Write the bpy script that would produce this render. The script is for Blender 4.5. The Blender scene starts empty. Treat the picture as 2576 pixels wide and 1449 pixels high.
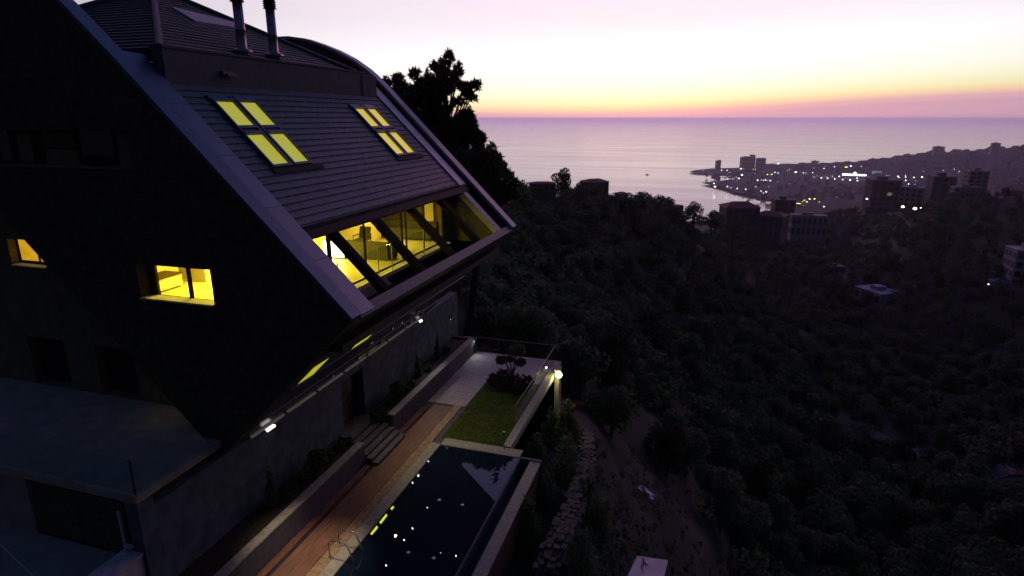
import bpy, bmesh, math, random
import numpy as np
from mathutils import Vector, Matrix
R = math.radians
SC = bpy.context.scene
COL = SC.collection

# ------------------------------------------------------------------ camera
F, CX, CY, HOR, VPX = 1530.0, 1288.0, 724.5, 297.0, 1775.0      # measured on a 2576 px wide view
PITCH = math.atan((CY - HOR) / F)
YAW = math.atan((VPX - CX) / math.hypot(F, CY - HOR))
cam = bpy.data.objects.new('camera', bpy.data.cameras.new('camera'))
COL.objects.link(cam)
cam.data.sensor_width = 36.0
cam.data.lens = 36.0 * F / 2576.0
cam.data.clip_start = 0.5
cam.data.clip_end = 400000.0
cam.rotation_euler = (math.pi / 2 - PITCH, 0, YAW)
SC.camera = cam

# ------------------------------------------------------------------ dusk sky
SUN_AZ = R(-6.0)             # right of +Y
SUN_EL = R(1.5)
world = bpy.data.worlds.new('World')
SC.world = world
world.use_nodes = True
wt = world.node_tree
wt.nodes.clear()
W = lambda t, **k: wt.nodes.new(t)
wl = wt.links.new
tc = W('ShaderNodeTexCoord')
sep = W('ShaderNodeSeparateXYZ')
wl(tc.outputs['Generated'], sep.inputs[0])


def wramp(stops):
    r = W('ShaderNodeValToRGB')
    e = r.color_ramp.elements
    while len(e) < len(stops):
        e.new(0.5)
    for i, (p, c) in enumerate(stops):
        e[i].position = p
        e[i].color = (c[0], c[1], c[2], 1)
    return r


def sd(d):                  # ramp position of an elevation in degrees
    return math.sqrt(max(0.0, math.sin(R(d))))


mx = W('ShaderNodeMath'); mx.operation = 'MAXIMUM'; mx.inputs[1].default_value = 0.0
tilt = W('ShaderNodeVectorMath'); tilt.operation = 'DOT_PRODUCT'       # the glow sits lower towards the north
tilt.inputs[1].default_value = (math.cos(YAW) * .9, math.sin(YAW), 0)
wl(tc.outputs['Generated'], tilt.inputs[0])
tl2 = W('ShaderNodeMapRange'); tl2.interpolation_type = 'SMOOTHSTEP'; tl2.inputs['From Min'].default_value = .12; tl2.inputs['From Max'].default_value = .68; tl2.inputs['To Min'].default_value = 0; tl2.inputs['To Max'].default_value = .026
wl(tilt.outputs['Value'], tl2.inputs['Value'])
sub = W('ShaderNodeMath'); sub.operation = 'SUBTRACT'
wl(sep.outputs[2], sub.inputs[0]); wl(tl2.outputs[0], sub.inputs[1])
wl(sub.outputs[0], mx.inputs[0])
sq = W('ShaderNodeMath'); sq.operation = 'SQRT'
wl(mx.outputs[0], sq.inputs[0])
west = wramp([(0.0, (.68, .40, .54)), (sd(.35), (.80, .46, .54)), (sd(.75), (1.0, .74, .48)), (sd(1.15), (1.02, .94, .58)), (sd(1.9), (1.08, 1.06, .80)),
              (sd(2.9), (1.16, 1.12, 1.02)), (sd(5.0), (1.18, 1.13, 1.17)), (sd(8), (1.02, .93, 1.03)), (sd(10.5), (1.02, .86, 1.03)), (sd(13), (2.8, 1.10, 1.85)),  # pink band above the view over-brightened to light the sea and haze
              (sd(19), (2.5, .92, 1.68)), (sd(27), (.40, .32, .62)), (sd(40), (.085, .125, .36)), (1.0, (.021, .054, .175))])
east = wramp([(0.0, (.016, .015, .018)), (sd(12), (.020, .020, .032)), (sd(40), (.025, .037, .085)), (1.0, (.021, .054, .175))])
wl(sq.outputs[0], west.inputs[0]); wl(sq.outputs[0], east.inputs[0])
cmb = W('ShaderNodeCombineXYZ')
wl(sep.outputs[0], cmb.inputs[0]); wl(sep.outputs[1], cmb.inputs[1])
nrm = W('ShaderNodeVectorMath'); nrm.operation = 'NORMALIZE'
wl(cmb.outputs[0], nrm.inputs[0])
dot = W('ShaderNodeVectorMath'); dot.operation = 'DOT_PRODUCT'
dot.inputs[1].default_value = (math.sin(SUN_AZ), math.cos(SUN_AZ), 0)
wl(nrm.outputs[0], dot.inputs[0])
mr = W('ShaderNodeMapRange'); mr.interpolation_type = 'SMOOTHSTEP'
mr.inputs['From Min'].default_value = 0.34; mr.inputs['From Max'].default_value = 1.0
wl(dot.outputs['Value'], mr.inputs['Value'])
mixs = W('ShaderNodeMix'); mixs.data_type = 'RGBA'
wl(mr.outputs[0], mixs.inputs[0]); wl(east.outputs[0], mixs.inputs[6]); wl(west.outputs[0], mixs.inputs[7])
nis = W('ShaderNodeTexSky'); nis.sky_type = 'NISHITA'; nis.sun_disc = False
nis.sun_elevation = SUN_EL; nis.sun_rotation = SUN_AZ
bg1 = W('ShaderNodeBackground'); bg1.inputs[1].default_value = 0.9
bg2 = W('ShaderNodeBackground'); bg2.inputs[1].default_value = 0.012
wl(mixs.outputs[2], bg1.inputs[0]); wl(nis.outputs[0], bg2.inputs[0])
addw = W('ShaderNodeAddShader')
wl(bg1.outputs[0], addw.inputs[0]); wl(bg2.outputs[0], addw.inputs[1])
wo = W('ShaderNodeOutputWorld')
wl(addw.outputs[0], wo.inputs[0])

sun = bpy.data.objects.new('sun', bpy.data.lights.new('sun', 'SUN'))
COL.objects.link(sun)
sun.data.energy = 0.004
sun.data.angle = R(10)
sun.data.color = (1.0, .62, .42)
sun.rotation_euler = (R(90) - SUN_EL, 0, math.pi - SUN_AZ)

vs = SC.view_settings
vs.view_transform = 'Standard'
vs.look = 'None'
vs.exposure = 0.0
vs.gamma = 1.0
SC.render.engine = 'CYCLES'
cy = SC.cycles
cy.max_bounces = 6; cy.diffuse_bounces = 3; cy.glossy_bounces = 3; cy.transmission_bounces = 3
cy.transparent_max_bounces = 12; cy.volume_bounces = 1
cy.caustics_reflective = False; cy.caustics_refractive = False
cy.sample_clamp_indirect = 3.0
cy.use_denoising = True

# ------------------------------------------------------------------ rays (photo measure -> place)
FH = np.array([-math.sin(YAW), math.cos(YAW), 0]); RT = np.array([math.cos(YAW), math.sin(YAW), 0]); UP = np.array([0, 0, 1.])
FW = FH * math.cos(PITCH) - UP * math.sin(PITCH); UC = FH * math.sin(PITCH) + UP * math.cos(PITCH)


def ray(u, v): return FW + RT * (u - CX) / F + UC * (-(v - CY) / F)
def onY(u, v, Y): d = ray(u, v); return d * Y / d[1]
def onX(u, v, X): d = ray(u, v); return d * X / d[0]
def onZ(u, v, Z): d = ray(u, v); return d * Z / d[2]
def onP(u, v, n, c): d = ray(u, v); n = np.array(n, float); return d * c / (d @ n)      # plane n.P = c
def atr(u, v, r): d = ray(u, v); return d * r / math.hypot(d[0], d[1])


# ------------------------------------------------------------------ materials
def mat(name, col, rough=.7, metal=0.0, noise=0.0, nscale=8.0, bump=0.0, col2=None, spec=.3, detail=4.0, stretch=None, emit=None, estr=0.0):
    m = bpy.data.materials.new(name)
    m.use_nodes = True
    t = m.node_tree
    b = t.nodes['Principled BSDF']
    b.inputs['Roughness'].default_value = rough
    b.inputs['Metallic'].default_value = metal
    b.inputs['Specular IOR Level'].default_value = spec
    b.inputs['Base Color'].default_value = (*col, 1)
    if noise or col2 or bump:
        tc = t.nodes.new('ShaderNodeTexCoord')
        mp = t.nodes.new('ShaderNodeMapping')
        if stretch: mp.inputs['Scale'].default_value = stretch
        t.links.new(tc.outputs['Object'], mp.inputs[0])
        n = t.nodes.new('ShaderNodeTexNoise')
        n.inputs['Scale'].default_value = nscale; n.inputs['Detail'].default_value = detail
        t.links.new(mp.outputs[0], n.inputs['Vector'])
        rp = t.nodes.new('ShaderNodeValToRGB')
        c2 = col2 or tuple(min(1, c * (1 + noise)) for c in col)
        c1 = tuple(c * (1 - noise) for c in col) if not col2 else col
        rp.color_ramp.elements[0].position = .32; rp.color_ramp.elements[1].position = .68
        rp.color_ramp.elements[0].color = (*c1, 1); rp.color_ramp.elements[1].color = (*c2, 1)
        t.links.new(n.outputs['Fac'], rp.inputs[0])
        t.links.new(rp.outputs[0], b.inputs['Base Color'])
        if bump:
            bp = t.nodes.new('ShaderNodeBump'); bp.inputs['Strength'].default_value = bump; bp.inputs['Distance'].default_value = .05
            t.links.new(n.outputs['Fac'], bp.inputs['Height']); t.links.new(bp.outputs[0], b.inputs['Normal'])
    if emit:
        b.inputs['Emission Color'].default_value = (*emit, 1); b.inputs['Emission Strength'].default_value = estr
    return m


def lamp_mat(name, col, s):
    return mat(name, (.02, .02, .02), .5, emit=col, estr=s)


def pane_mat(name, c1, c2, s, scale):        # a lit blind behind glass, mottled
    m = mat(name, (.03, .03, .03), .25, spec=.5)
    t = m.node_tree; b = t.nodes['Principled BSDF']
    tc = t.nodes.new('ShaderNodeTexCoord'); n = t.nodes.new('ShaderNodeTexNoise')
    n.inputs['Scale'].default_value = scale; n.inputs['Detail'].default_value = 5
    t.links.new(tc.outputs['Object'], n.inputs['Vector'])
    rp = t.nodes.new('ShaderNodeValToRGB')
    rp.color_ramp.elements[0].position = .3; rp.color_ramp.elements[1].position = .7
    rp.color_ramp.elements[0].color = (*c1, 1); rp.color_ramp.elements[1].color = (*c2, 1)
    t.links.new(n.outputs['Fac'], rp.inputs[0]); t.links.new(rp.outputs[0], b.inputs['Emission Color'])
    b.inputs['Emission Strength'].default_value = s
    return m


def glass_mat(name, tint=(.9, .95, .95), refl=1.0):
    m = bpy.data.materials.new(name); m.use_nodes = True
    t = m.node_tree; t.nodes.clear()
    tr = t.nodes.new('ShaderNodeBsdfTransparent'); tr.inputs[0].default_value = (*tint, 1)
    gl = t.nodes.new('ShaderNodeBsdfGlossy'); gl.inputs['Roughness'].default_value = .02
    fr = t.nodes.new('ShaderNodeFresnel'); fr.inputs[0].default_value = 1.45
    mu = t.nodes.new('ShaderNodeMath'); mu.operation = 'MULTIPLY'; mu.inputs[1].default_value = refl
    mi = t.nodes.new('ShaderNodeMixShader'); o = t.nodes.new('ShaderNodeOutputMaterial')
    ge = t.nodes.new('ShaderNodeNewGeometry'); iv = t.nodes.new('ShaderNodeMath'); iv.operation = 'SUBTRACT'; iv.inputs[0].default_value = refl
    t.links.new(ge.outputs['Backfacing'], iv.inputs[1]); t.links.new(iv.outputs[0], mu.inputs[1])
    t.links.new(fr.outputs[0], mu.inputs[0]); t.links.new(mu.outputs[0], mi.inputs[0])
    t.links.new(tr.outputs[0], mi.inputs[1]); t.links.new(gl.outputs[0], mi.inputs[2]); t.links.new(mi.outputs[0], o.inputs[0])
    return m


def water_mat(name, col, rough, scale, strength, dist, stretch=(1, 1, 1)):
    m = mat(name, col, rough, spec=.5)
    t = m.node_tree; b = t.nodes['Principled BSDF']; b.inputs['IOR'].default_value = 1.33
    tc = t.nodes.new('ShaderNodeTexCoord'); mp = t.nodes.new('ShaderNodeMapping'); mp.inputs['Scale'].default_value = stretch
    n = t.nodes.new('ShaderNodeTexNoise'); n.inputs['Scale'].default_value = scale; n.inputs['Detail'].default_value = 5
    bp = t.nodes.new('ShaderNodeBump'); bp.inputs['Strength'].default_value = strength; bp.inputs['Distance'].default_value = dist
    t.links.new(tc.outputs['Object'], mp.inputs[0]); t.links.new(mp.outputs[0], n.inputs['Vector'])
    t.links.new(n.outputs['Fac'], bp.inputs['Height']); t.links.new(bp.outputs[0], b.inputs['Normal'])
    return m


M = dict(
    tile=mat('slate_tile', (.047, .086, .115), .55, noise=.3, nscale=5, bump=.15),
    rib=mat('ribbed_tile', (.046, .064, .082), .6, noise=.3, nscale=6, bump=.2),
    band=mat('zinc_band', (.046, .092, .16), .45, metal=.35, noise=.10, nscale=3),
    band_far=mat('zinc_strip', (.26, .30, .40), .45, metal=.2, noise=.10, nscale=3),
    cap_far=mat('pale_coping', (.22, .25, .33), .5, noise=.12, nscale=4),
    gable=mat('dark_stone_gable', (.05, .044, .04), .85, noise=.35, nscale=3, bump=.2),
    parapet=mat('grey_render', (.044, .066, .092), .8, noise=.15, nscale=4, bump=.1),
    soffit=mat('soffit_panel', (.04, .042, .045), .35, noise=.2, nscale=2),
    basewall=mat('base_stone', (.056, .08, .105), .85, noise=.35, nscale=2.2, bump=.3),
    backwall=mat('porch_stone', (.10, .09, .07), .85, noise=.3, nscale=2.5, bump=.2),
    frame=mat('dark_frame', (.022, .02, .022), .7, noise=.2, nscale=6, spec=.1),
    bluefr=mat('blue_window_frame', (.012, .04, .13), .4, noise=.15, nscale=6),
    beam=mat('painted_beam', (.014, .013, .018), .9, noise=.25, nscale=5, spec=.05),
    nosebeam=mat('nose_beam', (.066, .09, .11), .6, noise=.2, nscale=6, bump=.1),
    paleband=mat('pale_band', (.34, .34, .40), .6, noise=.1, nscale=5),
    floor_in=mat('interior_floor', (.62, .52, .35), .35, noise=.08, nscale=2),
    wall_in=mat('interior_paint', (.80, .72, .52), .8, noise=.04, nscale=3),
    panel_in=mat('interior_panel', (.10, .075, .05), .6, noise=.3, nscale=4),
    sofa=mat('grey_sofa', (.05, .05, .045), .9, noise=.3, nscale=14, bump=.2),
    cushion=mat('pale_cushion', (.6, .56, .45), .9, noise=.15, nscale=10),
    wood=mat('dark_wood', (.06, .035, .02), .5, noise=.3, nscale=9),
    sill=mat('pale_sill', (.5, .48, .42), .6, noise=.12, nscale=6),
    balfloor=mat('balcony_floor', (.014, .014, .02), .6, noise=.3, nscale=5),
    metal=mat('brushed_metal', (.35, .34, .36), .35, metal=.9, noise=.1, nscale=20),
    zinc=mat('chimney_steel', (.20, .18, .22), .32, metal=.7, noise=.12, nscale=6),
    railtop=mat('rail_top', (.10, .10, .11), .6, metal=.2, noise=.1, nscale=10),
    darkmetal=mat('dark_metal', (.03, .03, .035), .5, metal=.4, noise=.2, nscale=10),
    terr=mat('terrace_paving', (.24, .22, .20), .75, noise=.2, nscale=1.5, bump=.1),
    drive=mat('driveway_concrete', (.20, .18, .17), .8, noise=.2, nscale=1.2, bump=.1),
    pillar=mat('pale_pillar', (.34, .31, .36), .8, noise=.2, nscale=4),
    slat=mat('slat_wood', (.085, .075, .055), .6, noise=.3, nscale=6),
    stone=mat('dry_stone', (.07, .06, .062), .9, noise=.45, nscale=2.5, bump=.5),
    coping=mat('pool_coping', (.24, .23, .20), .75, noise=.2, nscale=6, bump=.1),
    planter=mat('planter_face', (.055, .055, .07), .8, noise=.2, nscale=4),
    steptread=mat('step_tread', (.10, .095, .10), .8, noise=.25, nscale=5),
    soil=mat('soil', (.03, .022, .015), .95, noise=.4, nscale=8, bump=.4),
    lawn=mat('lawn_soil', (.05, .07, .015), .95, noise=.35, nscale=6, bump=.3),
    grass=mat('grass_blades', (.10, .14, .018), .8, noise=.4, nscale=2.0),
    pooltile=mat('pool_lining', (.02, .04, .07), .6, noise=.25, nscale=3),
    leafdark=mat('leaf_dark', (.072, .105, .070), .75, noise=.3, nscale=.9, spec=.1),
    leafpine=mat('leaf_pine', (.045, .048, .036), .8, noise=.3, nscale=1.5, spec=.1),
    leafmid=mat('leaf_mid', (.09, .12, .08), .75, noise=.3, nscale=1.2, spec=.1),
    leaflit=mat('leaf_garden', (.075, .105, .03), .7, noise=.4, nscale=6, spec=.15),
    flower=mat('shrub_red_leaf', (.05, .03, .035), .8, noise=.4, nscale=6, spec=.1),
    bark=mat('bark', (.05, .035, .025), .9, noise=.4, nscale=6, bump=.4),
    concrete=mat('sky_pink_concrete', (.55, .43, .48), .75, noise=.15, nscale=2.5, bump=.1),  # the sky's pink light is put into this concrete colour
    tarp=mat('blue_tarp', (.14, .14, .30), .5, noise=.2, nscale=5),
    blk=mat('apartment_render', (.22, .20, .25), .85, noise=.2, nscale=.15),
    blk2=mat('apartment_stone', (.085, .08, .105), .85, noise=.2, nscale=.15),
    blkblue=mat('apartment_pale', (.20, .21, .30), .85, noise=.2, nscale=.15),
    redroof=mat('red_roof', (.16, .045, .035), .8, noise=.3, nscale=.8, bump=.2),
    winfar=mat('hazy_window', (.035, .034, .042), .6),  # haze over the distant blocks is mixed into the pane colour
    winD=mat('dark_glass', (.015, .015, .02), .15, spec=.5),
    towers=mat('tower_concrete', (.22, .2, .22), .8, noise=.15, nscale=.05),
    pane_roof=pane_mat('lit_blind_green', (.25, .28, .014), (.50, .46, .03), 1.0, 45),
    pane_roof2=pane_mat('lit_blind_yellow', (.42, .35, .018), (.70, .54, .035), 1.0, 45),
    pane_side=pane_mat('lit_pane_amber', (.60, .33, .01), (.85, .45, .015), .8, 3),
    pane_soffit=pane_mat('lit_pane_lime', (.33, .34, .02), (.55, .52, .03), .9, 2),
    white_lit=lamp_mat('wall_glow_white', (1.0, .93, .62), 5.0),
    lampW=lamp_mat('lamp_white', (1.0, .95, .95), 9.0),
    lampstrip=lamp_mat('lamp_strip', (1.0, .93, .88), 2.6),
    lampdim=lamp_mat('lamp_strip_dim', (1.0, .8, .75), .05), lens=lamp_mat('downlight_lens', (1.0, .95, .9), 40.0), slotY=lamp_mat('lit_slot', (.62, .66, .02), 13.0), slotW=lamp_mat('lit_slot_white', (1.0, .95, .9), 12.0),
    lampY=lamp_mat('lamp_yellow', (1.0, .88, .30), 40.0),
    lampO=lamp_mat('lamp_orange', (1.0, .5, .06), 3.0),
    glass=glass_mat('clear_glass'),
    glassrail=glass_mat('rail_glass', (.86, .92, .92), 1.0),
)


for k in ('leafdark', 'leafmid', 'leafpine', 'leaflit', 'flower', 'grass'):
    t = M[k].node_tree; b = t.nodes['Principled BSDF']; b.inputs['Roughness'].default_value = 1.0; b.inputs['Specular IOR Level'].default_value = 0.0
    tr = t.nodes.new('ShaderNodeBsdfTranslucent'); mi = t.nodes.new('ShaderNodeMixShader'); mi.inputs[0].default_value = .45
    src = b.inputs['Base Color'].links[0].from_socket; t.links.new(src, tr.inputs[0])
    t.links.new(b.outputs[0], mi.inputs[1]); t.links.new(tr.outputs[0], mi.inputs[2]); t.links.new(mi.outputs[0], t.nodes['Material Output'].inputs[0])
# stone courses on the gable
t = M['gable'].node_tree; b = t.nodes['Principled BSDF']; tc = t.nodes.new('ShaderNodeTexCoord'); sp = t.nodes.new('ShaderNodeSeparateXYZ'); cb = t.nodes.new('ShaderNodeCombineXYZ')
t.links.new(tc.outputs['Object'], sp.inputs[0]); t.links.new(sp.outputs[0], cb.inputs[0]); t.links.new(sp.outputs[2], cb.inputs[1])
bk_ = t.nodes.new('ShaderNodeTexBrick'); bk_.inputs['Scale'].default_value = 1.0; bk_.inputs['Brick Width'].default_value = 1.2; bk_.inputs['Row Height'].default_value = .6; bk_.inputs['Mortar Size'].default_value = .012
bk_.inputs['Color1'].default_value = (1, 1, 1, 1); bk_.inputs['Color2'].default_value = (.78, .78, .78, 1); bk_.inputs['Mortar'].default_value = (.35, .35, .35, 1)
t.links.new(cb.outputs[0], bk_.inputs['Vector']); mm = t.nodes.new('ShaderNodeMix'); mm.data_type = 'RGBA'; mm.blend_type = 'MULTIPLY'; mm.inputs[0].default_value = 1.0
t.links.new(b.inputs['Base Color'].links[0].from_socket, mm.inputs[6]); t.links.new(bk_.outputs[0], mm.inputs[7]); t.links.new(mm.outputs[2], b.inputs['Base Color'])


# ------------------------------------------------------------------ mesh builder
class MB:
    def __init__(s): s.v = []; s.f = []
    def add(s, vs, fs):
        o = len(s.v); s.v += [tuple(map(float, p)) for p in vs]; s.f += [tuple(i + o for i in f) for f in fs]; return s
    def hexa(s, p):         # 8 points: bottom 4 ccw, top 4 ccw
        return s.add(p, [(3, 2, 1, 0), (4, 5, 6, 7), (0, 1, 5, 4), (1, 2, 6, 5), (2, 3, 7, 6), (3, 0, 4, 7)])
    def box(s, x0, x1, y0, y1, z0, z1):
        return s.hexa([(x0, y0, z0), (x1, y0, z0), (x1, y1, z0), (x0, y1, z0), (x0, y0, z1), (x1, y0, z1), (x1, y1, z1), (x0, y1, z1)])
    def prism(s, poly, vec):
        n = len(poly); a = [np.array(p, float) for p in poly]; b = [p + np.array(vec, float) for p in a]
        return s.add(a + b, [tuple(range(n))[::-1], tuple(range(n, 2 * n))] + [(i, (i + 1) % n, n + (i + 1) % n, n + i) for i in range(n)])
    def slab(s, p, n, t):   # quad p thickened by t along -n
        n = np.array(n, float); n /= np.linalg.norm(n); q = [np.array(a, float) for a in p]
        return s.hexa([a - n * t for a in q] + q)
    def bar(s, a, b, w, h, up=(0, 0, 1)):
        a = np.array(a, float); b = np.array(b, float); d = (b - a) / np.linalg.norm(b - a)
        sd_ = np.cross(d, up); sd_ /= np.linalg.norm(sd_); u = np.cross(sd_, d)
        c = [(-1, -1), (1, -1), (1, 1), (-1, 1)]
        return s.hexa([a + sd_ * w / 2 * i + u * h / 2 * j for i, j in c] + [b + sd_ * w / 2 * i + u * h / 2 * j for i, j in c])
    def tube(s, pts, r, n=8):
        P = [np.array(p, float) for p in pts]; k = len(P); vs = []
        rr = r if isinstance(r, (list, tuple)) else [r] * k
        for i, p in enumerate(P):
            d = P[min(i + 1, k - 1)] - P[max(i - 1, 0)]; d = d / (np.linalg.norm(d) + 1e-9)
            a = np.array([0, 0, 1.]) if abs(d[2]) < .9 else np.array([1., 0, 0])
            x = np.cross(d, a); x /= np.linalg.norm(x); y = np.cross(d, x)
            vs += [p + (x * math.cos(2 * math.pi * j / n) + y * math.sin(2 * math.pi * j / n)) * rr[i] for j in range(n)]
        fs = [(i * n + j, i * n + (j + 1) % n, (i + 1) * n + (j + 1) % n, (i + 1) * n + j) for i in range(k - 1) for j in range(n)]
        fs += [tuple(range(n))[::-1], tuple((k - 1) * n + j for j in range(n))]
        return s.add(vs, fs)
    def lathe(s, prof, c=(0, 0, 0), n=16):
        k = len(prof); vs = [(c[0] + r * math.cos(2 * math.pi * j / n), c[1] + r * math.sin(2 * math.pi * j / n), c[2] + z) for r, z in prof for j in range(n)]
        fs = [(i * n + j, i * n + (j + 1) % n, (i + 1) * n + (j + 1) % n, (i + 1) * n + j) for i in range(k - 1) for j in range(n)]
        fs += [tuple(range(n))[::-1], tuple((k - 1) * n + j for j in range(n))]
        return s.add(vs, fs)
    def ball(s, c, r, seg=10, rings=6, sc=(1, 1, 1)):
        prof = [(max(.001, math.sin(math.pi * i / rings)) * r, -math.cos(math.pi * i / rings) * r) for i in range(rings + 1)]
        o = len(s.v); s.lathe(prof, (0, 0, 0), seg)
        for i in range(o, len(s.v)):
            p = s.v[i]; s.v[i] = (c[0] + p[0] * sc[0], c[1] + p[1] * sc[1], c[2] + p[2] * sc[2])
        return s
    def build(s, name, m, parent=None, smooth=False):
        me = bpy.data.meshes.new(name); me.from_pydata(s.v, [], s.f); me.update()
        bm = bmesh.new(); bm.from_mesh(me); bmesh.ops.recalc_face_normals(bm, faces=bm.faces); bm.to_mesh(me); bm.free()
        return link(name, me, m, parent, smooth)


def link(name, me, m, parent=None, smooth=False):
    me.materials.append(M[m] if isinstance(m, str) else m)
    if smooth: me.polygons.foreach_set('use_smooth', [True] * len(me.polygons))
    o = bpy.data.objects.new(name, me); COL.objects.link(o)
    if parent is not None:
        o.parent = parent
        if parent.type == 'EMPTY' or True:
            o.matrix_parent_inverse = PINV[parent.name] if parent.name in PINV else Matrix.Identity(4)
    return o


PINV = {}


def thing(name, label, cat, loc, group=None, rz=0.0, local=False):
    o = bpy.data.objects.new(name, None); COL.objects.link(o)
    o.location = tuple(map(float, loc)); o.rotation_euler = (0, 0, rz); o.empty_display_size = .3
    o['label'] = label; o['category'] = cat
    if group: o['group'] = group
    if not local:           # parts are written in world coordinates
        PINV[o.name] = (Matrix.Translation(Vector(o.location)) @ Matrix.Rotation(rz, 4, 'Z')).inverted()
    return o


def tag(o, label, cat, group=None):
    o['label'] = label; o['category'] = cat
    if group: o['group'] = group
    return o


def struct(o): o['kind'] = 'structure'; return o


def dup(root, loc, rz=0.0, label=None, s=1.0):
    r = root.copy(); COL.objects.link(r); r.location = tuple(map(float, loc)); r.rotation_euler = (0, 0, rz); r.scale = (s, s, s)
    if label: r['label'] = label
    for ch in list(root.children):
        c = ch.copy(); COL.objects.link(c); c.parent = r
        for g in list(ch.children):
            d = g.copy(); COL.objects.link(d); d.parent = c
    return r


def wall(name, outer, holes, vec, m, parent=None, back=True):
    """a wall: outer loop with holes (all in one plane), thickened by vec, with reveals"""
    bm = bmesh.new(); vec = np.array(vec, float)
    for off in ([0, 1] if back else [0]):
        es = []
        for lp in [outer] + holes:
            vs = [bm.verts.new(tuple(np.array(p, float) + vec * off)) for p in lp]
            es += [bm.edges.new((vs[i], vs[(i + 1) % len(vs)])) for i in range(len(vs))]
        bmesh.ops.triangle_fill(bm, use_beauty=True, use_dissolve=False, edges=es)
    for lp in [outer] + holes:
        n = len(lp)
        a = [bm.verts.new(tuple(np.array(p, float))) for p in lp]; b = [bm.verts.new(tuple(np.array(p, float) + vec)) for p in lp]
        for i in range(n): bm.faces.new((a[i], a[(i + 1) % n], b[(i + 1) % n], b[i]))
    bmesh.ops.remove_doubles(bm, verts=bm.verts, dist=1e-4)
    bmesh.ops.recalc_face_normals(bm, faces=bm.faces)
    me = bpy.data.meshes.new(name); bm.to_mesh(me); bm.free()
    return link(name, me, m, parent)


def rect_xz(x0, x1, z0, z1, y): return [(x0, y, z0), (x1, y, z0), (x1, y, z1), (x0, y, z1)]
def rect_yz(y0, y1, z0, z1, x): return [(x, y0, z0), (x, y1, z0), (x, y1, z1), (x, y0, z1)]


rng = np.random.default_rng(7)
random.seed(7)

# ------------------------------------------------------------------ terrain
SEA = -252.0
DECK = -15.2


def at_av(a, v):            # direction a (deg right of the view axis), photo height v -> slope
    f = math.cos(PITCH) - math.sin(PITCH) * (v - CY) / F
    return (-math.sin(PITCH) - math.cos(PITCH) * (v - CY) / F) / (f / math.cos(R(a)))


COLS = [  # azimuth, [(v, r)...] the ground seen at that height lies that far away
    (0.0, [(1300, 22), (1000, 38), (880, 52), (760, 82), (640, 120), (520, 165), (484, 190)]),
    (7.5, [(1449, 19), (1180, 30), (1000, 52), (860, 82), (740, 120), (608, 165), (503, 210), (490, 225)]),
    (14.0, [(1449, 27), (1200, 47), (1000, 88), (860, 126), (720, 180), (612, 230), (536, 275)]),
    (20.5, [(1449, 42), (1200, 78), (1000, 126), (840, 190), (720, 270), (630, 350), (588, 430)]),
    (25.0, [(1449, 62), (1200, 105), (1000, 165), (840, 250), (720, 350), (620, 500), (575, 620)]),
    (29.0, [(1449, 80), (1200, 130), (1000, 198), (840, 280), (700, 390), (600, 560), (540, 640)]),
    (36.5, [(1449, 98), (1200, 160), (1000, 225), (820, 290), (660, 365), (560, 430), (497, 500)]),
    (45.0, [(1449, 100), (1200, 160), (1000, 225), (820, 290), (660, 365), (560, 430), (480, 500)]),
]
LR = np.linspace(math.log(5), math.log(2600), 150)
prof = {}
for a, pts in COLS:
    rs = np.array([r for v, r in pts]); zs = np.array([r * at_av(a, v) for v, r in pts])
    rs = np.concatenate([[4, rs[0] * .6], rs, [rs[-1] * 1.35, rs[-1] * 2.2, 1700, 2700]])
    z0 = zs[0]; zl = zs[-1]
    zs = np.concatenate([[-22 - .3 * max(0, a), .75 * z0 - 6], zs, [zl - 28, min(-150, zl - 75), SEA - 14, SEA - 20]])
    prof[a] = np.interp(np.exp(LR), rs, zs)
for a in (-25.0, -60.0, -110.0):
    prof[a] = np.interp(np.exp(LR), [4, 12, 30, 45, 90, 170, 350, 1700, 2700], [-19, -17.5, -17, -16.5, -16, -22, -110, SEA - 14, SEA - 20])
prof[80.0] = np.interp(np.exp(LR), [4, 30, 100, 200, 400, 1700, 2700], [-26, -45, -85, -90, -50, -60, -90])
prof[130.0] = np.interp(np.exp(LR), [4, 30, 100, 200, 400, 1700, 2700], [-24, -30, -45, -50, -30, -30, -40])
prof[200.0] = np.interp(np.exp(LR), [4, 30, 100, 200, 400, 1700, 2700], [-19, -17, -16, -15, -12, -10, -10])
prof[250.0] = prof[-110.0]
AZ = np.array(sorted(prof)); PZ = np.array([prof[a] for a in AZ])


def hnoise(x, y):
    return (np.sin(x * .11 + 1.3 * np.sin(y * .07)) * np.cos(y * .13 + .8 * np.sin(x * .05)) * 1.2 +
            np.sin(x * .031 + y * .024 + 2) * 2.2 + np.sin(x * .33 + y * .21) * np.sin(y * .37 - x * .17) * .5)


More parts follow.
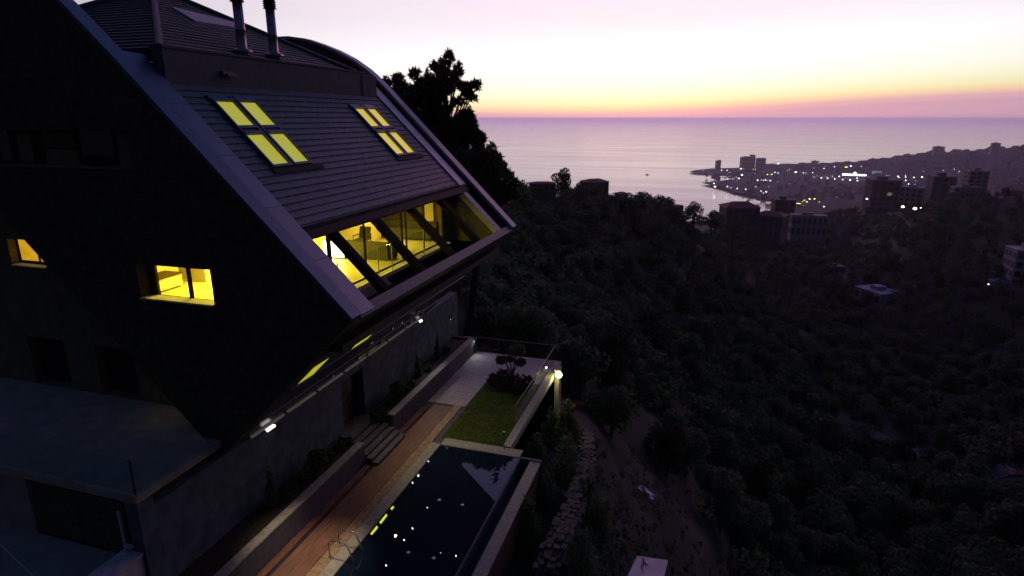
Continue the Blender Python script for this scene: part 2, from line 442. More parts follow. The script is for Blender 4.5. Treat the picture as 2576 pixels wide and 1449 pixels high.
def height(x, y):
    x = np.asarray(x, float); y = np.asarray(y, float)
    fx = x * FH[0] + y * FH[1]; sx = x * RT[0] + y * RT[1]
    az = np.degrees(np.arctan2(sx, fx)); az = np.where(az < -110, az + 360, az)
    r = np.hypot(x, y)
    li = np.clip((np.log(np.maximum(r, 5)) - LR[0]) / (LR[1] - LR[0]), 0, len(LR) - 1.001)
    i = li.astype(int); t = li - i
    j = np.clip(np.searchsorted(AZ, az) - 1, 0, len(AZ) - 2)
    s = (az - AZ[j]) / (AZ[j + 1] - AZ[j]); s = s * s * (3 - 2 * s) * .5 + s * .5
    z = (PZ[j, i] * (1 - t) + PZ[j, i + 1] * t) * (1 - s) + (PZ[j + 1, i] * (1 - t) + PZ[j + 1, i + 1] * t) * s
    z = z + hnoise(x, y) * np.clip((r - 15) / 60, .12, 1.0)
    # keep the plot level under the house, the deck and the terrace
    plot = (x > -34) & (x < -4.6) & (y > 3) & (y < 38.5)
    z = np.where(plot, np.minimum(z, -17.6), z)
    z = np.where(plot & (x < -15.3), np.minimum(z, -14.2), z)
    return z


def h1(x, y): return float(height(np.array([x]), np.array([y]))[0])


az_l = np.concatenate([np.linspace(-110, -12, 70), np.linspace(-11.5, 48, 240), np.linspace(49, 249.9, 90)])
r_l = np.exp(np.linspace(math.log(5), math.log(2600), 190))
A, RR = np.meshgrid(np.radians(az_l), r_l)
gx = RR * (np.cos(A) * FH[0] + np.sin(A) * RT[0]); gy = RR * (np.cos(A) * FH[1] + np.sin(A) * RT[1])
gz = height(gx, gy)
V = np.stack([gx, gy, gz], -1).reshape(-1, 3); na = len(az_l); nr = len(r_l)
fs = [(i * na + j, i * na + (j + 1) % na, (i + 1) * na + (j + 1) % na, (i + 1) * na + j) for i in range(nr - 1) for j in range(na)]
fs.append(tuple(range(na)))
me = bpy.data.meshes.new('ground'); me.from_pydata(V.tolist(), [], fs); me.update()
M['ground'] = mat('dry_ground', (.032, .034, .030), .95, noise=.5, nscale=.25, bump=.5, col2=(.054, .053, .052), spec=.05, detail=8)
struct(link('ground', me, 'ground', None, True))

# sea
n = 96
mb = MB(); rings = [1, 60, 400, 1500, 4000, 12000, 40000, 120000]
vs = [(r * math.cos(2 * math.pi * j / n), r * math.sin(2 * math.pi * j / n), SEA) for r in rings for j in range(n)]
fs = [(i * n + j, i * n + (j + 1) % n, (i + 1) * n + (j + 1) % n, (i + 1) * n + j) for i in range(len(rings) - 1) for j in range(n)] + [tuple(range(n))]
mb.add(vs, fs)
M['sea'] = water_mat('sea_water', (.06, .04, .06), .17, .02, .45, 2.0)
t = M['sea'].node_tree; b = t.nodes['Principled BSDF']; tc = t.nodes.new('ShaderNodeTexCoord'); mp = t.nodes.new('ShaderNodeMapping'); mp.inputs['Scale'].default_value = (.0007, .006, 1); mp.inputs['Rotation'].default_value = (0, 0, R(12))
n_ = t.nodes.new('ShaderNodeTexNoise'); n_.inputs['Scale'].default_value = 1.0; n_.inputs['Detail'].default_value = 6; rp = t.nodes.new('ShaderNodeMapRange'); rp.inputs['From Min'].default_value = .35; rp.inputs['From Max'].default_value = .65; rp.inputs['To Min'].default_value = .09; rp.inputs['To Max'].default_value = .18
t.links.new(tc.outputs['Object'], mp.inputs[0]); t.links.new(mp.outputs[0], n_.inputs['Vector']); t.links.new(n_.outputs['Fac'], rp.inputs['Value']); t.links.new(rp.outputs[0], b.inputs['Roughness'])
struct(mb.build('sea', 'sea'))

# far coast: two low headlands and the hill behind them, laid out on the sea level
def coast(name, px, z0, zt, m):
    pts = [onZ(u, v, SEA) for u, v in px]
    bm = bmesh.new()
    bv = [bm.verts.new((p[0], p[1], SEA - 3)) for p in pts]
    f = bm.faces.new(bv)
    r = bmesh.ops.inset_region(bm, faces=[f], thickness=14.0, depth=0)
    for v in f.verts: v.co.z = SEA + zt
    bmesh.ops.recalc_face_normals(bm, faces=bm.faces)
    me = bpy.data.meshes.new(name); bm.to_mesh(me); bm.free()
    return struct(link(name, me, m))


M['coast'] = mat('hazed_coast_scrub', (.018, .026, .036), .95, noise=.4, nscale=.03, col2=(.07, .075, .10), detail=8, spec=.05)  # blue of distant haze is mixed into the scrub colour
coast('headland', [(1762, 463), (1800, 460), (1850, 453), (1900, 449), (2030, 447), (2300, 452), (2400, 500), (2300, 545), (2060, 540), (1990, 512), (1940, 503), (1900, 497), (1850, 488), (1812, 475)], 0, 6, 'coast')
coast('headland', [(1732, 436), (1745, 431), (1790, 426), (1860, 424), (1990, 420), (2200, 418), (2420, 430), (2400, 452), (2100, 447), (1900, 449), (1830, 447), (1812, 445), (1835, 441), (1790, 440), (1752, 438)], 0, 5, 'coast')
# hill on the far side of the bay
sky_pts = [(1880, 426), (1930, 420), (1990, 413), (2050, 411), (2110, 409), (2160, 406), (2220, 398), (2280, 390), (2330, 383), (2400, 380), (2440, 379), (2490, 372), (2530, 370), (2576, 367), (2700, 356), (2900, 340)]
uu = np.linspace(1880, 2900, 260)
vv = np.interp(uu, [p[0] for p in sky_pts], [p[1] for p in sky_pts])
vs = []; NV = 26
hill_r = np.interp(uu, [1880, 2200, 2576, 2900], [3500, 3450, 3000, 2600])
hill_a = np.interp(uu, [1880, 2150, 2300, 2576, 2900], [.97, .90, .84, .74, .7])
hill_e = np.interp(uu, [1880, 2200, 2576], [1.3, 1.3, 1.05])
for k in range(NV):
    t = k / (NV - 1)
    for i, u in enumerate(uu):
        top = atr(u, vv[i], hill_r[i]); d = top[:2] / np.linalg.norm(top[:2])
        rr_ = hill_r[i] * (hill_a[i] + (1 - hill_a[i]) * t)
        zz = SEA + 2 + (top[2] - SEA) * (t ** hill_e[i])
        jj = (math.sin(u * .21 + k) + math.sin(u * .083 - k * 1.7) + math.sin(u * .55 + k * 2.3) * .6) * 3.0 * min(1, (top[2] - SEA) / 60)
        vs.append((d[0] * rr_, d[1] * rr_, zz + jj))
for i, u in enumerate(uu):  # back side
    top = atr(u, vv[i], hill_r[i]); d = top[:2] / np.linalg.norm(top[:2]); vs.append((d[0] * (hill_r[i] + 500), d[1] * (hill_r[i] + 500), SEA - 5))
nu = len(uu)
fs = [(k * nu + i, k * nu + i + 1, (k + 1) * nu + i + 1, (k + 1) * nu + i) for k in range(NV) for i in range(nu - 1)]
me = bpy.data.meshes.new('hill'); me.from_pydata(vs, [], fs); me.update()
struct(link('hill', me, 'coast', None, True))

def hill_hit(u, v):         # first point of the far hill or the flat shore along a photo direction
    d = ray(u, v); d = d / math.hypot(d[0], d[1]); hr = np.interp(u, uu, hill_r); ha = np.interp(u, uu, hill_a); he = np.interp(u, uu, hill_e); tz = atr(u, np.interp(u, uu, vv), hr)[2]
    for r in np.linspace(2000, hr, 400):
        t = (r / hr - ha) / (1 - ha); z = SEA + 5
        if t > 0 and u > 1885: z = SEA + 2 + (tz - SEA) * t ** he
        if r * d[2] <= z + 4: return d * r * .985
    return d * hr * .99


# haze: one closed box of even air round everything, sky outside it
M['haze'] = bpy.data.materials.new('haze_air'); M['haze'].use_nodes = True
t = M['haze'].node_tree; t.nodes.clear()
pv = t.nodes.new('ShaderNodeVolumePrincipled'); pv.inputs['Color'].default_value = (.76, .72, 1.0, 1); pv.inputs['Density'].default_value = 5.5e-5
pv.inputs['Anisotropy'].default_value = .78
o_ = t.nodes.new('ShaderNodeOutputMaterial'); t.links.new(pv.outputs[0], o_.inputs['Volume'])
hz = MB().box(-123000, 123000, -123000, 123000, SEA - 25, 14).build('haze', 'haze'); hz['kind'] = 'stuff'

# ------------------------------------------------------------------ the house on its corner
Y0, Y1 = 15.0, 31.7             # gable planes
CT = -15.56                     # tile plane  x + z = CT
S2 = math.sqrt(.5)
house = thing('hillside_house', 'dark angular house tilted on its corner with a tiled roof slope and glowing yellow windows', 'house', (-15.2, 23, -15.2))


def RP(x, y, h=0.0): return np.array([x + h * S2, y, CT - x + h * S2])


ARCH = [(-16.9, 1.62), (-17.5, 2.17), (-17.94, 2.52), (-18.77, 3.06), (-19.73, 3.52), (-20.7, 3.88), (-21.57, 4.15), (-22.6, 4.30), (-23.8, 4.30), (-25.2, 4.05), (-26.8, 3.3), (-28.2, 2.2)]
ARCH_N = [(-16.9, 1.60), (-17.9, 2.56), (-18.75, 3.36), (-19.7, 4.08), (-21.0, 4.8), (-23.0, 5.3), (-25.0, 5.1), (-27.0, 4.2), (-28.4, 2.6)]
TIP = (-15.16, -11.36); NOSE = (-9.56, -5.76)


def gable_poly(y, dn=0.0):
    return [(NOSE[0], y, NOSE[1])] + [(x, y, z) for x, z in (ARCH_N if y < 20 else ARCH)] + [(-28.6, y, 2.1), (-15.3, y, -11.25), (TIP[0], y, TIP[1])]


# near gable with its window openings
g1 = [onY(u, v, Y0) for u, v in ((540, 770), (357, 752), (357, 664), (535, 681))]
gx0, gx1, gz0, gz1 = g1[1][0], g1[0][0], (g1[0][2] + g1[1][2]) / 2, (g1[2][2] + g1[3][2]) / 2
g2 = [onY(u, v, Y0) for u, v in ((335, 424), (335, 328), (-60, 300))]
ux1, uz0, uz1, ux0 = g2[0][0], g2[0][2], g2[1][2], g2[2][0]
wall('gable_wall', gable_poly(Y0), [rect_xz(gx0, gx1, gz0, gz1, Y0), rect_xz(ux0, ux1, uz0, uz1, Y0)], (0, .5, 0), 'gable', house)
wall('far_gable_wall', gable_poly(Y1), [], (0, -.45, 0), 'gable', house)
# copings over both gables
def coping(name, y0, y1, m, lift, thick, jn=None):
    ln = [NOSE] + (ARCH_N if y0 < 20 else ARCH)
    pts = []
    for i, (x, z) in enumerate(ln):
        a = ln[max(0, i - 1)]; b = ln[min(len(ln) - 1, i + 1)]
        d = np.array([b[0] - a[0], b[1] - a[1]]); d /= np.linalg.norm(d); nn = np.array([d[1], -d[0]])
        if nn[1] < 0: nn = -nn
        pts.append((np.array([x, z]) + nn * lift, np.array([x, z]) + nn * (lift - thick)))
    mb = MB()
    for (a, b), (c, d) in zip(pts[:-1], pts[1:]):
        mb.hexa([(b[0], y0, b[1]), (b[0], y1, b[1]), (d[0], y1, d[1]), (d[0], y0, d[1]), (a[0], y0, a[1]), (a[0], y1, a[1]), (c[0], y1, c[1]), (c[0], y0, c[1])])
    return mb.build(name, m, house)


coping('gable_coping', Y0 - .06, Y0 + .5, 'band', .06, .12)
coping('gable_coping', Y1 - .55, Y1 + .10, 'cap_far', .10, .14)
# raised inner face of the far gable upstand
# wide zinc band along the near edge of the roof, in sheets
mb = MB()
xs = np.linspace(-17.45, -9.66, 6)
for a, b in zip(xs[:-1], xs[1:]):
    mb.slab([RP(a, 15.5, .17), RP(a, 16.38, .12), RP(b - .012, 16.38, .12), RP(b - .012, 15.5, .17)], (1, 0, 1), .14)
mb.hexa([(-19.6, 15.5, 1.80), (-17.45, 15.5, 1.80), (-17.45, 17.2, 1.78), (-19.6, 17.2, 1.78), (-19.6, 15.5, 2.02), (-17.47, 15.5, 2.02), (-17.47, 17.2, 1.98), (-19.6, 17.2, 1.98)])
mb.build('verge_band', 'band', house)
# narrow pale strip along the far edge
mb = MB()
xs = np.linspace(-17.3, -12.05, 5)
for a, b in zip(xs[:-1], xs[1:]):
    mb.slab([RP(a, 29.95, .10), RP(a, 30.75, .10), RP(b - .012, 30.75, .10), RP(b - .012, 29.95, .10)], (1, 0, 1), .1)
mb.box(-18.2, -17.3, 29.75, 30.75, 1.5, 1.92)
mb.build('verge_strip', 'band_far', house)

# tiled slope: overlapping courses of tiles
mb = MB()
NC = 22; XT, XE = -16.62, -12.0
for k in range(NC):
    a = XT + (XE - XT) * k / NC; b = XT + (XE - XT) * (k + 1) / NC
    yy = 16.30 + (0.23 if k % 2 else 0.0)
    edges = [16.30] + list(np.arange(yy + .46, 29.95, .46)) + [29.98]
    for y0, y1 in zip(edges[:-1], edges[1:]):
        j = random.uniform(-.003, .003)
        mb.slab([RP(a - .03, y0 + .001, .006 + j), RP(a - .03, y1 - .001, .006 + j), RP(b, y1 - .001, .048 + j), RP(b, y0 + .001, .048 + j)], (1, 0, 1), .03)
mb.build('roof_tiles', 'tile', house)
mb = MB(); mb.slab([RP(XT - .2, 15.5, -.03), RP(XT - .2, 31.2, -.03), RP(XE + .05, 31.2, -.03), RP(XE + .05, 15.5, -.03)], (1, 0, 1), .25); mb.build('roof_deck', 'tile', house)
# eave gutter over the glazed front
mb = MB(); mb.slab([RP(XE - .02, 16.25, .07), RP(XE - .02, 30.6, .07), RP(XE + .17, 30.6, .05), RP(XE + .17, 16.25, .05)], (1, 0, 1), .16)
mb.tube([(XE + .19, 16.3, CT - XE - .16), (XE + .19, 30.6, CT - XE - .16)], .055, 8)
mb.build('eave_gutter', 'frame', house)

# parapet block and hip roof behind it
mb = MB(); mb.box(-17.05, -16.62, 16.42, 29.6, .3, 2.16); mb.box(-17.10, -16.57, 16.40, 28.9, 2.165, 2.24)
mb.box(-17.0, -16.58, 28.5, 29.9, .9, 2.05); mb.build('roof_parapet', 'parapet', house)
HZ, HK, HX = 2.16, .53, -17.05
C1 = np.array([HX, 16.75, HZ]); C2 = np.array([HX, 28.7, HZ]); C3 = np.array([-29.0, 28.7, HZ]); C4 = np.array([-29.0, 16.75, HZ])
AP = np.array([-23.03, 22.72, HZ + 5.97 * HK])
mb = MB()
def hip_face(a, b, ap, rows, out):
    for k in range(rows):
        t0, t1 = k / rows, (k + 1) / rows
        p = [a + (ap - a) * t0, b + (ap - b) * t0, b + (ap - b) * t1, a + (ap - a) * t1]
        up = np.array([0, 0, .055]); nn = np.array(out, float)
        mb.hexa([p[0] - up, p[1] - up, p[2] - up * 1.5, p[3] - up * 1.5, p[0] + up + nn * .02, p[1] + up + nn * .02, p[2], p[3]])
hip_face(C1, C2, AP, 23, (1, 0, 0)); hip_face(C4, C1, AP, 23, (0, -1, 0)); hip_face(C2, C3, AP, 23, (0, 1, 0)); hip_face(C3, C4, AP, 23, (-1, 0, 0))
mb.build('hip_roof', 'rib', house)
mb = MB()
for c in (C1, C2, C4, C3):
    for k in range(20):
        a = c + (AP - c) * (k / 20); b = c + (AP - c) * ((k + 1.12) / 20)
        mb.tube([a + [0, 0, .04], b + [0, 0, .09]], [.15, .10], 8)
mb.build('ridge_caps', 'rib', house)
# pale flat rooflight on the hip
hn = (HK, 0, 1.0); hc = HK * HX + HZ
def onH(u, v, h=0.0): return onP(u, v, hn, hc) + np.array([HK, 0, 1]) * h
mb = MB(); mb.slab([onH(433, 24, .12), onH(490, 60, .12), onH(592, 72, .12), onH(594, 66, .12), onH(500, 34, .12)][:4], hn, .1)
P_ = [onH(430, 23, .10), onH(490, 59, .10), onH(593, 75, .10), onH(592, 62, .10)]
mb = MB(); mb.prism(P_, np.array(hn) * -.09); mb.build('rooflight', 'paleband', house)
mb = MB(); mb.prism([onH(421, 20, .03), onH(486, 66, .03), onH(600, 81, .03), onH(597, 57, .03)], np.array(hn) * -.05); mb.build('rooflight_frame', 'band', house)
# small vent in the parapet
pv_ = onX(570, 184, -16.6); mb = MB(); mb.box(-16.62, -16.48, pv_[1] - .3, pv_[1] + .3, pv_[2] - .07, pv_[2] + .05); mb.box(-16.5, -16.40, pv_[1] - .18, pv_[1] + .38, pv_[2] - .12, pv_[2] - .04); mb.build('roof_vent', 'darkmetal', house)
# steel chimneys
for (ub, vb, ut, vt) in ((610, 128, 594, 4), (690, 138, 677, 22)):
    b = onX(ub, vb, -17.4); tpt = onY(ut, vt, b[1]); h = tpt[2] - b[2]
    mb = MB(); mb.lathe([(.30, -.25), (.27, 0), (.185, .10), (.185, h * .42), (.192, h * .425), (.192, h * .44), (.185, h * .445), (.185, h)], b, 20); mb.lathe([(.36, -.1), (.36, 0.02), (.27, .06)], b, 20)
    ch = mb.build('chimney', 'zinc', house, True)
    mb = MB()
    for k in range(4): mb.lathe([(.17, h + k * .085), (.27, h + k * .085), (.22, h + .05 + k * .085), (.17, h + .055 + k * .085)], b, 20)
    mb.lathe([(.17, h - .02), (.17, h + .36)], b, 16); mb.lathe([(.27, h + .345), (.25, h + .37), (.02, h + .58)], b, 20)
    mb.build('chimney_cap', 'darkmetal', ch, True)

# roof windows: two crosses of four lit panes
def roof_window(ya, yb, xa, xm, xb, m):
    fw = .075
    mb = MB()
    def strip(y0, y1, x0, x1, h=.14): mb.slab([RP(x0, y0, h), RP(x0, y1, h), RP(x1, y1, h), RP(x1, y0, h)], (1, 0, 1), .14)
    yc = (ya + yb) / 2
    for (y0, y1, x0, x1) in ((ya, ya + fw, xa, xb), (yb - fw, yb, xa, xb), (yc - .15, yc - .05, xa - .12, xb), (yc + .05, yc + .15, xa - .12, xb),
                             (ya + fw, yc - .15, xa, xa + fw), (yc + .15, yb - fw, xa, xa + fw), (ya + fw, yc - .15, xb - fw, xb), (yc + .15, yb - fw, xb - fw, xb)):
        strip(y0, y1, x0, x1)
    strip(ya + fw, yc - .15, xm - .10, xm - .01); strip(yc + .15, yb - fw, xm - .10, xm - .01)
    strip(ya + fw, yc - .15, xm + .09, xm + .19, .16); strip(yc + .15, yb - fw, xm + .09, xm + .19, .16)
    strip(ya - .05, yb + .05, xa - .13, xa - .002, .11)
    fr = mb.build('roof_window', 'bluefr', house)
    mb = MB(); mb.slab([RP(xb + .004, ya - .08, .085), RP(xb + .004, yb + .55, .085), RP(xb + .18, yb + .55, .085), RP(xb + .18, ya - .12, .085)], (1, 0, 1), .02); mb.build('window_flashing', 'frame', fr)
    mb = MB(); strip2 = [(yc - .049, yc + .049, xa, xb)]
    for y0, y1, x0, x1 in strip2: mb.slab([RP(x0, y0, .10), RP(x0, y1, .10), RP(x1, y1, .10), RP(x1, y0, .10)], (1, 0, 1), .1)
    for y0, y1 in ((ya + fw, yc - .15), (yc + .15, yb - fw)): mb.slab([RP(xm - .009, y0, .09), RP(xm - .009, y1, .09), RP(xm + .089, y1, .09), RP(xm + .089, y0, .09)], (1, 0, 1), .09)
    mb.build('frame_gap', 'darkmetal', fr)
    for y0, y1 in ((ya + fw, yc - .15), (yc + .15, yb - fw)):
        for x0, x1 in ((xa + fw, xm - .10), (xm + .19, xb - fw)):
            mb = MB(); mb.slab([RP(x0, y0, .075), RP(x0, y1, .075), RP(x1, y1, .075), RP(x1, y0, .075)], (1, 0, 1), .02)
            mb.build('pane', m, fr)
roof_window(17.60, 19.78, -16.12, -15.13, -13.88, 'pane_roof')
roof_window(26.3, 28.42, -16.0, -15.0, -13.77, 'pane_roof2')

# glazed front: sloping beams over the balcony, nose beam, side band
for y in (17.9, 20.85, 23.93, 27.05):
    mb = MB(); mb.hexa([RP(-12.05, y - .15, -.28), RP(-12.05, y + .15, -.28), RP(-9.80, y + .15, -.28), RP(-9.80, y - .15, -.28), RP(-12.05, y - .15, .0), RP(-12.05, y + .15, .0), RP(-9.80, y + .15, .0), RP(-9.80, y - .15, .0)])
    mb.build('sloping_beam', 'beam', house)
mb = MB()
prev = 15.5
for y in (18.1, 21.05, 24.13, 27.25, 31.2):
    mb.slab([RP(-9.88, prev, .10), RP(-9.88, y - .012, .10), RP(-9.62, y - .012, .10), RP(-9.62, prev, .10)], (1, 0, 1), .09); prev = y
mb.build('nose_beam', 'nosebeam', house)
mb = MB(); mb.slab([RP(-12.0, 29.72, .03), RP(-12.0, 30.25, .03), RP(-9.89, 30.25, .03), RP(-9.89, 29.72, .03)], (1, 0, 1), .3); mb.build('side_band', 'paleband', house)
mb = MB(); mb.prism([(-12.8, 29.75, -6.3), (-10.05, 29.75, -6.3), (-10.05, 29.75, -5.85), (-12.1, 29.75, -3.75), (-12.8, 29.75, -3.2)], (0, .3, 0)); mb.build('balcony_side_wall', 'backwall', house)
mb = MB(); mb.box(-12.25, -10.3, 15.5, 31.2, -7.1, -6.85); mb.build('balcony_floor', 'balfloor', house)
# glass balustrade just outside the doors
for y in (18.4, 21.3, 22.45, 25.6):
    mb = MB(); mb.box(-12.19, -12.16, y - .02, y + .02, -6.2, -5.0); mb.build('balustrade_post', 'metal', house)
prev = 15.55
for y in (18.38, 21.28, 22.43, 25.58, 28.7):
    mb = MB(); mb.box(-12.18, -12.17, prev + .03, y - .03, -6.18, -5.05); mb.build('balustrade_glass', 'glassrail', house); prev = y + .02
# sliding doors
XD = -12.55; ZF = -6.25; ZC = -3.88
mb = MB(); mb.box(XD - .12, XD + .28, 15.5, 28.8, ZF - .2, ZF - .02); mb.box(XD + .06, XD + .42, 15.5, 28.8, ZF - .018, ZF + .04); mb.build('door_sill', 'sill', house)
mb = MB(); mb.box(XD - .06, XD + .0, 15.5, 28.8, ZF - .018, ZF + .08); mb.box(XD - .06, XD + .02, 15.5, 28.8, ZC, ZC + .35)
for y in (15.85, 28.75): mb.box(XD - .055, XD + .015, y - .06, y + .06, ZF + .121, ZC - .001)
fr = mb.build('glazing_frame', 'frame', house)
for i, y in enumerate((18.5, 18.72, 21.0, 21.12, 24.2, 24.35, 24.62, 26.6)):
    mb = MB(); mb.box(XD - .05 - .06 * (i % 2), XD + .004 - .06 * (i % 2), y - .045, y + .045, ZF + .122, ZC - .002); mb.build('door_stile', 'frame', fr)
for y0, y1 in ((15.92, 18.44), (18.78, 20.94), (21.18, 24.14), (24.67, 26.54), (26.66, 28.68)):
    mb = MB(); mb.box(XD - .04, XD - .03, y0, y1, ZF + .13, ZC - .01); mb.build('door_glass', 'glass', fr)
mb = MB(); mb.box(-12.8, XD - .0, 28.81, 31.2, ZF - .2, -3.4); mb.build('glazing_end_wall', 'panel_in', house)
mb = MB(); mb.box(-12.75, -12.0, 15.5, 31.2, ZC + .36, ZC + .5); mb.build('eave_soffit', 'frame', house)

# the living room
XB = -19.6; YE = 31.0
mb = MB(); mb.box(XB, XD - .13, 15.5, YE, ZF - .25, ZF); mb.build('room_floor', 'floor_in', house)
mb = MB(); mb.box(XB, XD + .05, 15.5, YE, ZC + .06, ZC + .26); mb.build('room_ceiling', 'wall_in', house)
mb = MB(); mb.box(XB - .2, XB, 15.5, YE + .2, ZF - .25, ZC + .3); mb.box(-16.4, -16.2, 24.35, 28.8, ZF + .001, ZC + .059); mb.box(XB + .001, -16.401, 24.35, 24.55, ZF + .001, ZC + .058)
mb.box(-17.6, -16.9, 28.6, YE, ZF + .002, ZC + .057)
mb.build('room_wall', 'wall_in', house)
mb = MB(); mb.box(-16.85, XD - .13, 30.4, YE, ZF + .003, ZC + .056); mb.box(XB + .002, -17.602, 30.4, YE, ZF + .003, ZC + .056); mb.build('room_end_wall', 'panel_in', house)
sb = thing('sideboard', 'low pale sideboard against the room wall, seen through the gable window', 'sideboard', (-19.1, 17.0, ZF))
MB().box(XB + .01, -18.75, 15.9, 17.9, ZF + .08, ZF + .52).build('cabinet', 'cushion', sb); MB().box(XB + .01, -18.7, 15.85, 17.95, ZF + .521, ZF + .56).build('top', 'wood', sb)
for x, y in ((XB + .1, 16.0), (-18.85, 16.0), (XB + .1, 17.8), (-18.85, 17.8)): MB().box(x, x + .05, y - .025, y + .025, ZF + .001, ZF + .079).build('leg', 'wood', sb)
MB().box(XB + .001, -18.3, 18.6, 18.8, ZF + .001, ZC + .058).build('room_wall', 'wall_in', house)
mb = MB(); mb.box(-14.25, -13.75, 30.25, 30.39, ZF + .01, ZC); mb.build('lit_doorway', 'wall_in', house)  # pale wall paint stands in for the light of a doorway
lp = thing('wall_glow', 'glowing white panel standing in for the lit living room wall left of the sofa', 'glowing panel', (-16.9, 24.2, ZF))  # glowing panel added in place of a brightly lit white wall
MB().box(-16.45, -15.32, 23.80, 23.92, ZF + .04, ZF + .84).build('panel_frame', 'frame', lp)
MB().box(-16.42, -15.35, 23.785, 23.799, ZF + .07, ZF + .81).build('panel_glow', 'white_lit', lp)

def sofa(name, label, x0, x1, y0, y1, zb, back, cush):
    s = thing(name, label, 'sofa', ((x0 + x1) / 2, (y0 + y1) / 2, zb))
    mb = MB(); mb.box(x0 + .2, x1 - .2, y0 + .2, y1 - .2, zb + .10, zb + .44); mb.build('seat', 'sofa', s)
    mb = MB()
    if back == 'y0': mb.hexa([(x0, y0, zb + .06), (x1, y0, zb + .06), (x1, y0 + .198, zb + .06), (x0, y0 + .198, zb + .06), (x0, y0 - .08, zb + .86), (x1, y0 - .08, zb + .86), (x1, y0 + .16, zb + .86), (x0, y0 + .16, zb + .86)])
    else: mb.hexa([(x0, y1 - .198, zb + .06), (x1, y1 - .198, zb + .06), (x1, y1, zb + .06), (x0, y1, zb + .06), (x0, y1 - .16, zb + .90), (x1, y1 - .16, zb + .90), (x1, y1 + .08, zb + .90), (x0, y1 + .08, zb + .90)])
    mb.build('backrest', 'sofa', s)
    for a, b in ((x0, x0 + .198), (x1 - .198, x1)):
        MB().box(a, b, y0 + .2, y1 - .2, zb + .06, zb + .62).build('armrest', 'sofa', s)
    n = 2; w = (x1 - x0 - .4) / n
    for k in range(n):
        MB().box(x0 + .21 + k * w, x0 + .19 + (k + 1) * w, y0 + .22, y1 - .22, zb + .45, zb + .58).build('seat_cushion', 'sofa', s)
    for a, b in ((x0 + .05, y0 + .3), (x1 - .1, y0 + .3), (x0 + .05, y1 - .3), (x1 - .1, y1 - .3)):
        MB().box(a, a + .06, b, b + .06, zb, zb + .058).build('leg', 'wood', s)
    for k, (dx, dy) in enumerate(cush):
        MB().hexa([(dx, dy, zb + .59), (dx + .5, dy + .05, zb + .59), (dx + .48, dy + .35, zb + .62), (dx, dy + .3, zb + .62), (dx, dy, zb + .70), (dx + .5, dy + .05, zb + .70), (dx + .48, dy + .35, zb + .76), (dx, dy + .3, zb + .76)]).build('throw_cushion', 'cushion', s)
    return s
sofa('sofa', 'charcoal sofa with pale cushions seen from behind near the glass doors', -15.3, -13.2, 24.0, 25.1, ZF, 'y0', [(-14.1, 24.4), (-13.95, 24.62)])
sofa('sofa', 'long dark sofa deeper in the living room, against the dark end wall', -16.6, -13.3, 28.6, 29.75, ZF, 'y1', [])
ac = thing('armchair', 'wooden framed armchair standing behind the charcoal sofa', 'armchair', (-15.9, 26.3, ZF))
MB().box(-16.2, -15.6, 26.0, 26.6, ZF + .38, ZF + .46).build('seat', 'sofa', ac)
MB().hexa([(-16.2, 26.56, ZF + .42), (-15.6, 26.56, ZF + .42), (-15.6, 26.64, ZF + .42), (-16.2, 26.64, ZF + .42), (-16.2, 26.72, ZF + 1.0), (-15.6, 26.72, ZF + 1.0), (-15.6, 26.80, ZF + 1.0), (-16.2, 26.80, ZF + 1.0)]).build('backrest', 'sofa', ac)
for x in (-16.24, -15.58):
    MB().box(x, x + .05, 26.0, 26.7, ZF + .62, ZF + .67).build('armrest', 'wood', ac)
    for y in (26.0, 26.6): MB().box(x, x + .05, y, y + .05, ZF, ZF + .62).build('leg', 'wood', ac)
rl = bpy.data.objects.new('room_lamp_light', bpy.data.lights.new('room_lamp_light', 'AREA')); COL.objects.link(rl)
rl.data.shape = 'RECTANGLE'; rl.data.size = 5.0; rl.data.size_y = 1.2; rl.data.energy = 1500; rl.data.color = (1.0, .70, .035); rl.location = (-16.4, 20.0, ZC - .05); rl.rotation_euler = (0, 0, R(90))
rl2 = bpy.data.objects.new('lounge_lamp_light', bpy.data.lights.new('lounge_lamp_light', 'AREA')); COL.objects.link(rl2)
rl2.data.size = .6; rl2.data.energy = 150; rl2.data.color = (1.0, .66, .05); rl2.location = (-14.6, 27.2, ZC - .05)

# windows of the near gable
wf = MB()
gy = Y0 + .36
mb = MB(); fwid = .07
c0 = onY(388, 672, gy)[0]; c1 = onY(538, 700, gy)[0]; cm = onY(475, 710, gy)[0]; zt = gz1 + .02; zb_ = onY(470, 750, gy)[2]
mb.box(gx0, c0, gy, gy + .1, gz0, gz1); mb.box(c0 + .001, gx1, gy, gy + .1, gz0, zb_); mb.box(c0 + .001, gx1, gy, gy + .1, gz1 - .06, gz1)
mb.box(cm - .05, cm + .05, gy + .001, gy + .099, zb_ + .001, gz1 - .061); mb.box(gx1 - .06, gx1 - .001, gy + .001, gy + .099, zb_ + .001, gz1 - .061)
gwf = mb.build('gable_window', 'frame', house)
for a, b in ((c0, cm - .051), (cm + .051, gx1 - .061)): MB().box(a, b, gy + .04, gy + .05, zb_ + .001, gz1 - .062).build('pane', 'glass', gwf)
MB().box(gx0 + .01, gx1 - .01, Y0 - .08, gy - .001, gz0 + .002, gz0 + .06).build('window_sill', 'sill', gwf)
